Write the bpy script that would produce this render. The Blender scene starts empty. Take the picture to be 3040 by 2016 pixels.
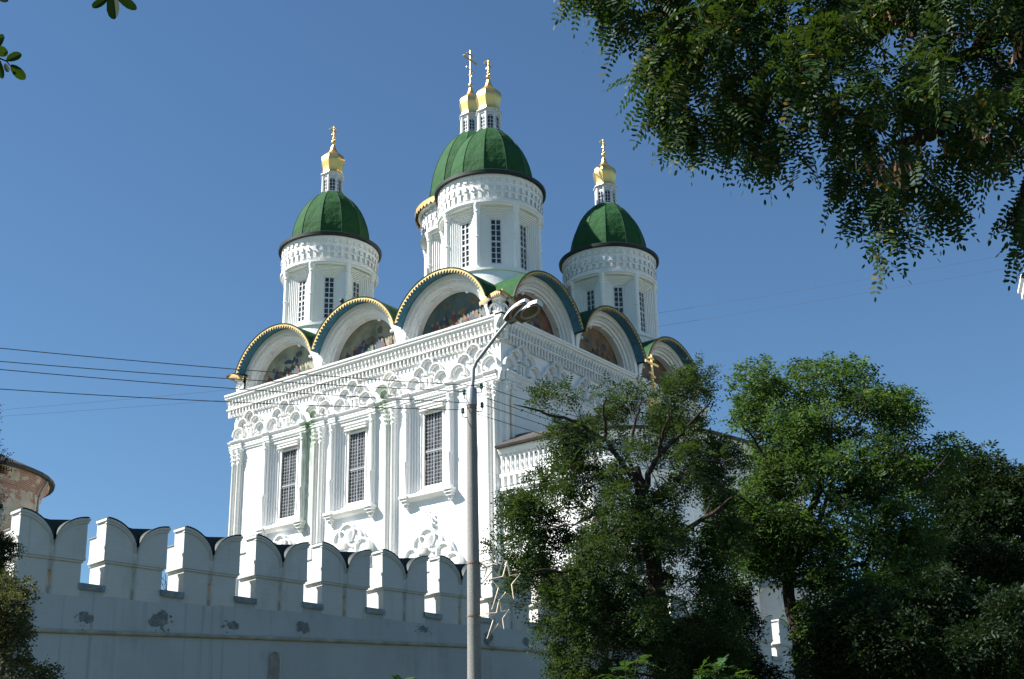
import bpy, bmesh, math, random
import numpy as np
from mathutils import Vector, Matrix
R = math.radians
random.seed(7)
rng = np.random.default_rng(7)
S = bpy.context.scene
COL = S.collection

# ------------------------------------------------------------------ camera, sky, sun, exposure
CAM = np.array([48.6577, -63.5014, 1.6])
RT = np.array([0.79471563, 0.60668695, -0.01892105])
UP = np.array([0.22955814, -0.27155518, 0.93464477])
FW = np.array([-0.56189867, 0.74712029, 0.35507908])
F_PX = 4114.67                                   # focal length in pixels of a 3040 px wide picture
cd = bpy.data.cameras.new('camera'); co = bpy.data.objects.new('camera', cd); COL.objects.link(co)
cd.sensor_width = 36.0; cd.lens = F_PX * 36.0 / 3040.0; cd.clip_start = 0.1; cd.clip_end = 6000
co.matrix_world = Matrix([[RT[0], UP[0], -FW[0], CAM[0]], [RT[1], UP[1], -FW[1], CAM[1]],
                          [RT[2], UP[2], -FW[2], CAM[2]], [0, 0, 0, 1]])
S.camera = co
SUN_AZ, SUN_EL = -139.0, 43.5                    # degrees, azimuth counter-clockwise from +X
w = bpy.data.worlds.new('World'); S.world = w; w.use_nodes = True
nt = w.node_tree; bg = nt.nodes['Background']
sky = nt.nodes.new('ShaderNodeTexSky'); sky.sky_type = 'NISHITA'; sky.sun_disc = False
sky.sun_elevation = R(SUN_EL); sky.sun_rotation = R(90 - SUN_AZ)
sky.air_density = 1.0; sky.dust_density = 0.0; sky.ozone_density = 5.0
bal = nt.nodes.new('ShaderNodeMix'); bal.data_type = 'RGBA'; bal.blend_type = 'MULTIPLY'; bal.inputs[0].default_value = 1.0
bal.inputs[7].default_value = (0.88, 1.03, 1.05, 1)      # the clear, faintly cyan late-summer sky of the place
nt.links.new(sky.outputs[0], bal.inputs[6]); nt.links.new(bal.outputs[2], bg.inputs[0]); bg.inputs[1].default_value = 0.05
sl = bpy.data.lights.new('sun', 'SUN'); so = bpy.data.objects.new('sun', sl); COL.objects.link(so)
sl.energy = 5.0; sl.angle = R(0.53); sl.color = (1.0, 0.965, 0.90)
sd = Vector((math.cos(R(SUN_EL)) * math.cos(R(SUN_AZ)), math.cos(R(SUN_EL)) * math.sin(R(SUN_AZ)), math.sin(R(SUN_EL))))
so.rotation_euler = sd.to_track_quat('Z', 'Y').to_euler(); so.location = (0, -60, 80)
S.view_settings.view_transform = 'Standard'; S.view_settings.look = 'None'
S.view_settings.exposure = 1.27; S.view_settings.gamma = 1.0
S.cycles.max_bounces = 6; S.cycles.diffuse_bounces = 2; S.cycles.glossy_bounces = 3
S.cycles.transmission_bounces = 4; S.cycles.transparent_max_bounces = 6

def ray(px, py):
    d = FW * F_PX + RT * (px - 1520) - UP * (py - 1008)
    return d / np.linalg.norm(d)
def at(px, py, dist):
    """world point seen at picture pixel (3040 wide) at this level distance from the camera"""
    d = ray(px, py); return CAM + d * (dist / math.hypot(d[0], d[1]))
DS = 3040 / 2365.0
def atd(px, py, dist): return at(px * DS, py * DS, dist)

# ------------------------------------------------------------------ materials
def newmat(name):
    m = bpy.data.materials.new(name); m.use_nodes = True
    n = m.node_tree.nodes; return m, n, m.node_tree.links, n['Principled BSDF']
def noise_of(n, l, scale, detail=4, vec=None, rough=.55):
    t = n.new('ShaderNodeTexNoise'); t.inputs['Scale'].default_value = scale
    t.inputs['Detail'].default_value = detail; t.inputs['Roughness'].default_value = rough
    if vec is not None: l.new(vec, t.inputs['Vector'])
    return t.outputs['Fac']
def objvec(n, l, sc=(1, 1, 1)):
    tc = n.new('ShaderNodeTexCoord'); mp = n.new('ShaderNodeMapping'); mp.inputs['Scale'].default_value = sc
    l.new(tc.outputs['Object'], mp.inputs['Vector']); return mp.outputs['Vector']
def ramp(n, l, fac, stops):
    r = n.new('ShaderNodeValToRGB'); e = r.color_ramp.elements
    while len(e) < len(stops): e.new(.5)
    for el, (p, c) in zip(e, stops): el.position = p; el.color = (*c, 1) if len(c) == 3 else c
    l.new(fac, r.inputs['Fac']); return r.outputs['Color']
def mixc(n, l, fac, a, b, mode='MIX'):
    m = n.new('ShaderNodeMix'); m.data_type = 'RGBA'; m.blend_type = mode
    if hasattr(fac, 'links'): l.new(fac, m.inputs[0])
    else: m.inputs[0].default_value = fac
    for i, v in ((6, a), (7, b)):
        if hasattr(v, 'links'): l.new(v, m.inputs[i])
        else: m.inputs[i].default_value = (*v, 1)
    return m.outputs[2]
def mth(n, l, op, a, b=None, c=None):
    m = n.new('ShaderNodeMath'); m.operation = op
    for i, v in enumerate((a, b, c)):
        if v is None: continue
        if hasattr(v, 'links'): l.new(v, m.inputs[i])
        else: m.inputs[i].default_value = v
    return m.outputs[0]
def bump(n, l, bs, h, strength, dist=.02):
    b = n.new('ShaderNodeBump'); b.inputs['Strength'].default_value = strength; b.inputs['Distance'].default_value = dist
    l.new(h, b.inputs['Height']); l.new(b.outputs[0], bs.inputs['Normal'])
def simple(name, col, rough=.6, metal=0., var=.12, scale=3., bmp=0., spec=.4):
    m, n, l, b = newmat(name)
    v = objvec(n, l); f = noise_of(n, l, scale, 5, v)
    lo = tuple(c * (1 - var) for c in col); hi = tuple(min(1, c * (1 + var)) for c in col)
    l.new(ramp(n, l, f, [(.3, lo), (.7, hi)]), b.inputs['Base Color'])
    b.inputs['Roughness'].default_value = rough; b.inputs['Metallic'].default_value = metal
    b.inputs['Specular IOR Level'].default_value = spec
    if bmp: bump(n, l, b, noise_of(n, l, scale * 6, 5, v), bmp)
    return m
def plaster(name, col, stain=(.42, .42, .36), amount=.35, algae=None, brick=.25, streak=None, patchy=0.):
    """limewashed brick: soft courses in the relief, weather stains, and where given green algae below a leak"""
    m, n, l, b = newmat(name)
    oi = n.new('ShaderNodeObjectInfo'); tc = n.new('ShaderNodeTexCoord')
    v0 = tc.outputs['Object']
    ad = n.new('ShaderNodeVectorMath'); ad.operation = 'ADD'; sc_ = n.new('ShaderNodeVectorMath'); sc_.operation = 'SCALE'; cv = n.new('ShaderNodeCombineXYZ')
    for k_ in range(2): l.new(oi.outputs['Random'], cv.inputs[k_])
    l.new(cv.outputs[0], sc_.inputs[0]); sc_.inputs['Scale'].default_value = 37.0
    l.new(v0, ad.inputs[0]); l.new(sc_.outputs[0], ad.inputs[1]); v = ad.outputs[0]
    mp_ = n.new('ShaderNodeMapping'); mp_.inputs['Scale'].default_value = (1.6, 1.6, .16); l.new(v, mp_.inputs['Vector']); vs = mp_.outputs['Vector']
    f = noise_of(n, l, .55, 6, v, .65); fs = noise_of(n, l, 1.2, 5, vs, .6)
    g = mth(n, l, 'MULTIPLY', f, fs)
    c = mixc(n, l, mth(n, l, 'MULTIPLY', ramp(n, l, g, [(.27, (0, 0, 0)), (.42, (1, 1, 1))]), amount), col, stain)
    c = mixc(n, l, .35, c, ramp(n, l, noise_of(n, l, 9, 4, v), [(.3, tuple(x * .9 for x in col)), (.7, tuple(min(1, x * 1.03) for x in col))]))
    if patchy:       # repainted areas with soft edges, thin dark runs below
        pa = ramp(n, l, noise_of(n, l, .38, 3, v, .5), [(.47, (0, 0, 0)), (.53, (1, 1, 1))])
        c = mixc(n, l, mth(n, l, 'MULTIPLY', pa, patchy), c, tuple(x * 1.22 for x in col))
        mq = n.new('ShaderNodeMapping'); mq.inputs['Scale'].default_value = (5.5, 5.5, .12); l.new(v, mq.inputs['Vector'])
        ru = ramp(n, l, noise_of(n, l, 1.0, 4, mq.outputs['Vector'], .6), [(.60, (0, 0, 0)), (.72, (1, 1, 1))])
        c = mixc(n, l, mth(n, l, 'MULTIPLY', ru, patchy * 1.6), c, stain)
    if algae:
        sp = n.new('ShaderNodeSeparateXYZ'); l.new(v0, sp.inputs[0])
        tot = None
        for (cx, hw, z0, z1, k) in algae:
            dx = mth(n, l, 'ABSOLUTE', mth(n, l, 'SUBTRACT', sp.outputs[0], cx))
            a = n.new('ShaderNodeMapRange'); l.new(dx, a.inputs[0]); a.inputs[1].default_value = hw; a.inputs[2].default_value = hw * .3; a.inputs[3].default_value = 0; a.inputs[4].default_value = 1
            z = n.new('ShaderNodeMapRange'); l.new(sp.outputs[2], z.inputs[0]); z.inputs[1].default_value = z0; z.inputs[2].default_value = z1; z.inputs[3].default_value = .25; z.inputs[4].default_value = 1
            z2 = n.new('ShaderNodeMapRange'); l.new(sp.outputs[2], z2.inputs[0]); z2.inputs[1].default_value = z1 + .9; z2.inputs[2].default_value = z1 + .3; z2.inputs[3].default_value = 0; z2.inputs[4].default_value = 1
            q = mth(n, l, 'MULTIPLY', mth(n, l, 'MULTIPLY', a.outputs[0], z.outputs[0]), mth(n, l, 'MULTIPLY', z2.outputs[0], k))
            tot = q if tot is None else mth(n, l, 'MAXIMUM', tot, q)
        nz = ramp(n, l, noise_of(n, l, 2.2, 6, objvec(n, l, (1.5, 1.5, .5)), .7), [(.28, (0, 0, 0)), (.56, (1, 1, 1))])
        c = mixc(n, l, mth(n, l, 'MULTIPLY', tot, nz), c, (.16, .26, .13))
    if streak:
        sp = n.new('ShaderNodeSeparateXYZ'); l.new(v0, sp.inputs[0])
        dx = mth(n, l, 'ABSOLUTE', mth(n, l, 'SUBTRACT', sp.outputs[0], streak[0]))
        a = n.new('ShaderNodeMapRange'); l.new(dx, a.inputs[0]); a.inputs[1].default_value = streak[1]; a.inputs[2].default_value = .01; a.inputs[3].default_value = 0; a.inputs[4].default_value = 1
        nz = ramp(n, l, noise_of(n, l, 2.5, 5, objvec(n, l, (2.5, 2.5, .5)), .7), [(.35, (0, 0, 0)), (.6, (1, 1, 1))])
        c = mixc(n, l, mth(n, l, 'MULTIPLY', mth(n, l, 'MULTIPLY', a.outputs[0], nz), .8), c, (.20, .16, .11))
    l.new(c, b.inputs['Base Color']); b.inputs['Roughness'].default_value = .88; b.inputs['Specular IOR Level'].default_value = .15
    # relief: courses follow z, plus lumpy whitewash
    bw = n.new('ShaderNodeTexWave'); bw.wave_type = 'BANDS'; bw.bands_direction = 'Z'; bw.inputs['Scale'].default_value = 2.2
    bw.inputs['Distortion'].default_value = 1.2; bw.inputs['Detail'].default_value = 2; l.new(v, bw.inputs['Vector'])
    h = mth(n, l, 'ADD', mth(n, l, 'MULTIPLY', bw.outputs['Fac'], brick), noise_of(n, l, 5, 6, v, .65))
    bump(n, l, b, h, .35, .04)
    return m

M = {}
M['white'] = plaster('white_limewash', (.85, .85, .83), amount=.26, brick=.14, patchy=.05, algae=[(-16.3, .75, 14, 29.6, .85), (-9.3, .6, 24, 29.8, .6), (-22.5, 2.5, 17, 28, .14)])
M['trim'] = plaster('white_trim', (.85, .845, .82), amount=.24, brick=.0, algae=[(-16.2, .95, 22, 30.1, 1.0), (-9.5, .9, 26, 30.3, .9)])
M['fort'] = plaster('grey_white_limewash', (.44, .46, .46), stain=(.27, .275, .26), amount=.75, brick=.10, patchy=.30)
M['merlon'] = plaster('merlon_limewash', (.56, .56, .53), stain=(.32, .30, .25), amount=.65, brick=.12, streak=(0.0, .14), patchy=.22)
M['bare'] = simple('bare_render', (.19, .20, .20), .9, var=.35, scale=6)
M['zinc'] = simple('zinc_sheet', (.22, .25, .26), .5, .3, var=.3, scale=5)
M['blackzinc'] = simple('dark_green_sheet', (.018, .028, .026), .6, var=.4, scale=4)
M['string'] = simple('weathered_string_course', (.40, .37, .29), .9, var=.3, scale=2)
def greenroof():
    m, n, l, b = newmat('green_sheet_roof'); v = objvec(n, l)
    f = noise_of(n, l, .9, 5, v); f2 = noise_of(n, l, 7, 4, v)
    c = ramp(n, l, f, [(.3, (.014, .058, .019)), (.7, (.026, .088, .029))])
    c = mixc(n, l, .25, c, ramp(n, l, f2, [(.3, (.012, .05, .02)), (.7, (.036, .10, .038))]))
    l.new(c, b.inputs['Base Color']); b.inputs['Roughness'].default_value = .75; b.inputs['Specular IOR Level'].default_value = .10
    bump(n, l, b, noise_of(n, l, 1.1, 3, v), .6, .25); return m
M['green'] = greenroof()
M['greenseam'] = simple('green_roof_seam', (.009, .040, .014), .7)
M['eave'] = simple('dark_eave_sheet', (.012, .016, .015), .55)
M['gold'] = simple('gilded_copper', (.90, .58, .20), .36, 1.0, var=.08, scale=2)
M['goldpaint'] = simple('gold_painted_sheet', (.46, .31, .10), .55, .2, var=.25, scale=3)
M['blue'] = simple('blue_painted_soffit', (.06, .19, .27), .6, var=.25, scale=3)
def glass():
    m, n, l, b = newmat('window_glass'); v = objvec(n, l)
    l.new(ramp(n, l, noise_of(n, l, 2.2, 2, v), [(.35, (.008, .013, .02)), (.7, (.05, .065, .08))]), b.inputs['Base Color'])
    b.inputs['Roughness'].default_value = .08; b.inputs['Specular IOR Level'].default_value = .6; return m
M['glass'] = glass()
def curtain():
    m, n, l, b = newmat('dim_glass_with_net'); v = objvec(n, l)
    l.new(ramp(n, l, noise_of(n, l, 3., 4, objvec(n, l, (2, 2, .5))), [(.42, (.010, .014, .02)), (.68, (.12, .135, .15))]), b.inputs['Base Color'])
    b.inputs['Roughness'].default_value = .2; return m
M['netglass'] = curtain()
M['framepaint'] = simple('white_window_paint', (.62, .63, .64), .5, var=.06)
M['grille'] = simple('pale_iron_grille', (.27, .28, .29), .5, var=.2, scale=8)
M['wire'] = simple('dark_wire', (.03, .03, .035), .5)
M['insul'] = simple('green_glass_insulator', (.05, .12, .10), .2)
M['steel'] = simple('painted_grey_steel', (.30, .31, .32), .45, .3, var=.15, scale=6)
M['lampwhite'] = simple('lamp_enamel', (.72, .71, .68), .4, var=.1)
M['lampinner'] = simple('lamp_reflector', (.14, .11, .10), .35, .3, var=.4, scale=8)
M['lensglass'] = simple('dusty_lamp_glass', (.30, .27, .24), .3, var=.3, scale=8)
M['rope'] = simple('pale_plastic_tube', (.74, .62, .44), .5, var=.15, scale=10)
M['rust'] = simple('rusty_band', (.24, .12, .07), .8, var=.4, scale=9)
def concrete():
    m, n, l, b = newmat('pole_concrete'); v = objvec(n, l)
    c = ramp(n, l, noise_of(n, l, 3, 6, objvec(n, l, (2, 2, .25)), .7), [(.3, (.13, .13, .125)), (.7, (.27, .265, .245))])
    c = mixc(n, l, .4, c, ramp(n, l, noise_of(n, l, 40, 4, v), [(.35, (.11, .11, .105)), (.65, (.28, .275, .255))]))
    l.new(c, b.inputs['Base Color']); b.inputs['Roughness'].default_value = .9
    bump(n, l, b, noise_of(n, l, 30, 5, v), .3, .01); return m
M['concrete'] = concrete()
def peeling():
    m, n, l, b = newmat('peeling_plaster_on_brick'); v = objvec(n, l)
    br = n.new('ShaderNodeTexBrick'); br.inputs['Scale'].default_value = 3.2; br.inputs['Color1'].default_value = (.34, .13, .07, 1); br.inputs['Color2'].default_value = (.24, .09, .06, 1)
    br.inputs['Mortar'].default_value = (.42, .38, .32, 1); br.inputs['Mortar Size'].default_value = .025
    tc = n.new('ShaderNodeTexCoord'); sp = n.new('ShaderNodeSeparateXYZ'); l.new(tc.outputs['Object'], sp.inputs[0])
    an = mth(n, l, 'MULTIPLY', mth(n, l, 'ARCTAN2', sp.outputs[1], sp.outputs[0]), 4.2)
    cb = n.new('ShaderNodeCombineXYZ'); l.new(an, cb.inputs[0]); l.new(sp.outputs[2], cb.inputs[1]); l.new(cb.outputs[0], br.inputs['Vector'])
    pl = ramp(n, l, noise_of(n, l, .9, 7, v, .65), [(.3, (.30, .25, .18)), (.55, (.46, .40, .31)), (.75, (.56, .50, .42))])
    mk = ramp(n, l, noise_of(n, l, .75, 9, objvec(n, l, (1, 1, 1.5)), .68), [(.47, (0, 0, 0)), (.50, (1, 1, 1))])
    l.new(mixc(n, l, mk, pl, br.outputs['Color']), b.inputs['Base Color']); b.inputs['Roughness'].default_value = .9
    bump(n, l, b, mk, -.6, .05); return m
M['peel'] = peeling()
M['annex'] = plaster('stained_grey_plaster', (.50, .50, .48), stain=(.25, .25, .23), amount=.7, brick=.1)
M['darkroof'] = simple('old_dark_sheet_roof', (.040, .036, .033), .75, var=.5, scale=2)
M['rustroof'] = simple('rusty_sheet_roof', (.050, .042, .037), .75, var=.5, scale=2)
def bark(name, a, bb):
    m, n, l, b = newmat(name); v = objvec(n, l, (9, 9, 1.6))
    f = noise_of(n, l, 2.2, 6, v, .7)
    l.new(ramp(n, l, f, [(.3, a), (.7, bb)]), b.inputs['Base Color']); b.inputs['Roughness'].default_value = .95
    b.inputs['Specular IOR Level'].default_value = .1
    bump(n, l, b, f, .7, .04); return m
M['bark'] = bark('dark_bark', (.020, .016, .013), (.065, .052, .042))
M['twig'] = bark('grey_twig', (.05, .04, .035), (.13, .11, .095))
def leafmat(name, stops, trans=.3, tcol=(.10, .20, .02), rough=.62, spec=.16):
    m, n, l, b = newmat(name)
    g = n.new('ShaderNodeNewGeometry')
    c = ramp(n, l, g.outputs['Random Per Island'], stops)
    l.new(c, b.inputs['Base Color']); b.inputs['Roughness'].default_value = rough; b.inputs['Specular IOR Level'].default_value = spec
    t = n.new('ShaderNodeBsdfTranslucent'); t.inputs['Color'].default_value = (*tcol, 1)
    x = n.new('ShaderNodeMixShader'); x.inputs[0].default_value = trans
    l.new(b.outputs[0], x.inputs[1]); l.new(t.outputs[0], x.inputs[2])
    l.new(x.outputs[0], n['Material Output'].inputs['Surface']); return m
M['leaf_acacia'] = leafmat('acacia_leaflets', [(0, (.010, .028, .008)), (.5, (.017, .046, .011)), (.93, (.028, .062, .013)), (.965, (.22, .16, .02)), (1, (.25, .15, .03))], .22, (.055, .10, .01), rough=.6, spec=.2)
M['leaf_close'] = leafmat('close_acacia_leaflets', [(0, (.010, .02, .008)), (1, (.014, .03, .010))], .16, (.06, .13, .008), rough=.7, spec=.08)
M['leaf_locust'] = leafmat('locust_leaflets', [(0, (.014, .034, .013)), (.6, (.026, .054, .018)), (1, (.044, .074, .022))], .25, (.08, .13, .02))
M['leaf_ash'] = leafmat('ash_leaflets', [(0, (.026, .062, .018)), (.6, (.046, .094, .025)), (.95, (.075, .122, .029)), (1, (.13, .12, .035))], .30, (.10, .18, .025))
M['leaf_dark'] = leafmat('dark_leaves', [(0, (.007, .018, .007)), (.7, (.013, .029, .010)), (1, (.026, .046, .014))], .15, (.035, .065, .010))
M['leaf_bush'] = leafmat('bush_leaves', [(0, (.034, .052, .022)), (.6, (.060, .078, .032)), (1, (.115, .092, .046))], .28, (.11, .12, .03))
M['leaf_brown'] = leafmat('dry_shrub_leaves', [(0, (.035, .035, .020)), (.6, (.065, .055, .030)), (1, (.10, .08, .045))], .2, (.08, .08, .03))
M['leaf_bright'] = leafmat('fresh_leaflets', [(0, (.022, .065, .016)), (1, (.038, .10, .022))], .28, (.08, .16, .02))
M['pod'] = leafmat('dry_seed_pods', [(0, (.06, .03, .015)), (1, (.11, .06, .03))], .15, (.12, .06, .025))

# ------------------------------------------------------------------ mesh helpers
class MB:
    def __init__(s): s.v = []; s.f = []; s.m = []
    def add(s, vs, fs, m=0):
        o = len(s.v); s.v += [tuple(map(float, p)) for p in vs]
        for f in fs: s.f.append(tuple(i + o for i in f)); s.m.append(m)
    def box(s, a, b, m=0, fn=None):
        (x0, y0, z0), (x1, y1, z1) = a, b
        vs = [(x0, y0, z0), (x1, y0, z0), (x1, y1, z0), (x0, y1, z0), (x0, y0, z1), (x1, y0, z1), (x1, y1, z1), (x0, y1, z1)]
        if fn: vs = [fn(*p) for p in vs]
        s.add(vs, [(3, 2, 1, 0), (4, 5, 6, 7), (0, 1, 5, 4), (1, 2, 6, 5), (2, 3, 7, 6), (3, 0, 4, 7)], m)
    def prism(s, poly, h0, h1, fn, m=0):
        """poly in (a,b); swept from h0 to h1; fn(a,b,h)->world"""
        n = len(poly)
        vs = [fn(a, b, h0) for a, b in poly] + [fn(a, b, h1) for a, b in poly]
        fs = [tuple(range(n))[::-1], tuple(range(n, 2 * n))] + [(i, (i + 1) % n, n + (i + 1) % n, n + i) for i in range(n)]
        s.add(vs, fs, m)
    def tube(s, pts, rad, n=6, m=0, cap=True):
        pts = [Vector(p) for p in pts]; k = len(pts)
        if not hasattr(rad, '__len__'): rad = [rad] * k
        vs = []; ref = None
        for i, p in enumerate(pts):
            t = (pts[min(i + 1, k - 1)] - pts[max(i - 1, 0)])
            if t.length < 1e-9: t = Vector((0, 0, 1))
            t.normalize()
            if ref is None: ref = t.orthogonal().normalized()
            ref = (ref - t * ref.dot(t))
            if ref.length < 1e-6: ref = t.orthogonal()
            ref.normalize(); bi = t.cross(ref)
            for j in range(n):
                a = 2 * math.pi * j / n; vs.append(p + (ref * math.cos(a) + bi * math.sin(a)) * rad[i])
        fs = [(i * n + j, i * n + (j + 1) % n, (i + 1) * n + (j + 1) % n, (i + 1) * n + j) for i in range(k - 1) for j in range(n)]
        if cap: fs += [tuple(range(n))[::-1], tuple(range((k - 1) * n, k * n))]
        s.add(vs, fs, m)
    def lathe(s, prof, n=32, a0=0., a1=360., fn=None, m=0, closed=False):
        """prof [(r,h)], swept about the axis; fn(x,y,h) places it"""
        full = abs(a1 - a0 - 360) < 1e-6; cols = n if full else n + 1
        vs = []
        for (r, h) in prof:
            for j in range(cols):
                a = R(a0 + (a1 - a0) * j / n); p = (r * math.cos(a), r * math.sin(a), h)
                vs.append(fn(*p) if fn else p)
        k = len(prof); fs = []
        for i in range(k if closed else k - 1):
            i2 = (i + 1) % k
            for j in range(n):
                j2 = (j + 1) % cols
                fs.append((i * cols + j, i * cols + j2, i2 * cols + j2, i2 * cols + j))
        s.add(vs, fs, m)
    def ball(s, c, r, n=8, m=0, sz=1.):
        k = n // 2; s.lathe([(r * math.sin(math.pi * i / k) + 1e-4, -r * sz * math.cos(math.pi * i / k)) for i in range(k + 1)], n, fn=lambda x, y, h: (c[0] + x, c[1] + y, c[2] + h), m=m)
    def mesh(s, name, mats, smooth=None):
        me = bpy.data.meshes.new(name); me.from_pydata(s.v, [], s.f)
        for mt in mats: me.materials.append(mt)
        me.polygons.foreach_set('material_index', s.m)
        bm = bmesh.new(); bm.from_mesh(me); bmesh.ops.recalc_face_normals(bm, faces=bm.faces); bm.to_mesh(me); bm.free()
        if smooth is not None:
            me.polygons.foreach_set('use_smooth', [True] * len(me.polygons)); me.set_sharp_from_angle(angle=R(smooth))
        me.update(); return me
def link(name, me, parent=None, loc=(0, 0, 0), rz=0.):
    o = bpy.data.objects.new(name, me); COL.objects.link(o); o.location = loc; o.rotation_euler = (0, 0, rz)
    if parent is not None: o.parent = parent
    return o
def obj(name, mb, mats, parent=None, loc=(0, 0, 0), rz=0., smooth=None):
    return link(name, mb.mesh(name, mats if isinstance(mats, list) else [mats], smooth), parent, loc, rz)
def thing(name, label, cat, loc=(0, 0, 0), rz=0., group=None):
    o = link(name, None, None, loc, rz); o['label'] = label; o['category'] = cat
    if group: o['group'] = group
    return o
def tag(o, label, cat, group=None):
    o['label'] = label; o['category'] = cat
    if group: o['group'] = group
    return o

# ------------------------------------------------------------------ the ground (far below the frame)
def ground():
    g = MB(); N = 60; L = 3000.
    xs = [math.copysign(abs(t) ** 2.2, t) * L for t in np.linspace(-1, 1, N)]
    for i in range(N - 1):
        for j in range(N - 1):
            g.add([(xs[i], xs[j], 0), (xs[i + 1], xs[j], 0), (xs[i + 1], xs[j + 1], 0), (xs[i], xs[j + 1], 0)], [(0, 1, 2, 3)])
    m, n, l, b = newmat('dry_grass_and_dust'); v = objvec(n, l)
    l.new(ramp(n, l, noise_of(n, l, .25, 8, v, .7), [(.35, (.030, .042, .016)), (.55, (.055, .060, .032)), (.75, (.10, .09, .065))]), b.inputs['Base Color']); b.inputs['Roughness'].default_value = .95
    o = obj('ground', g, m); o['kind'] = 'structure'
ground()

# ------------------------------------------------------------------ the cathedral
WID, DEP, ZC = 24.0, 24.4, 33.55
cath = thing('cathedral', 'tall white five domed cathedral with green roofs and gilded onion domes', 'cathedral', (0, 0, 0))
LEFT = lambda u, o, z: (-u, -o, z)
RIGHT = lambda u, o, z: (o, u, z)

def facade_wall(fn, width, holes, name):
    g = MB()
    us = sorted({0., width} | {h[0] for h in holes} | {h[1] for h in holes}); zs = sorted({0., ZC} | {h[2] for h in holes} | {h[3] for h in holes})
    for i in range(len(us) - 1):
        for j in range(len(zs) - 1):
            uc, zc = (us[i] + us[i + 1]) / 2, (zs[j] + zs[j + 1]) / 2
            if any(h[0] < uc < h[1] and h[2] < zc < h[3] for h in holes): continue
            g.add([fn(us[i], 0, zs[j]), fn(us[i + 1], 0, zs[j]), fn(us[i + 1], 0, zs[j + 1]), fn(us[i], 0, zs[j + 1])], [(0, 1, 2, 3)])
    return obj(name, g, M['white'], cath)
WINC = [5.68, 12.25, 18.6]
HZ0, HZ1 = 23.35, 29.12
facade_wall(LEFT, WID, [(c - 1.5, c + 1.5, HZ0, HZ1) for c in WINC], 'facade_wall')
facade_wall(RIGHT, DEP, [], 'facade_wall')
g = MB()   # the two far walls and the closing under the roof
g.add([(-WID, 0, 0), (-WID, DEP, 0), (-WID, DEP, ZC), (-WID, 0, ZC)], [(0, 1, 2, 3)])
g.add([(-WID, DEP, 0), (0, DEP, 0), (0, DEP, ZC), (-WID, DEP, ZC)], [(0, 1, 2, 3)])
g.box((-WID + 2.2, 2.2, 33.0), (-2.2, DEP - 2.2, 34.0))
obj('rear_wall', g, M['white'], cath)

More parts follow.
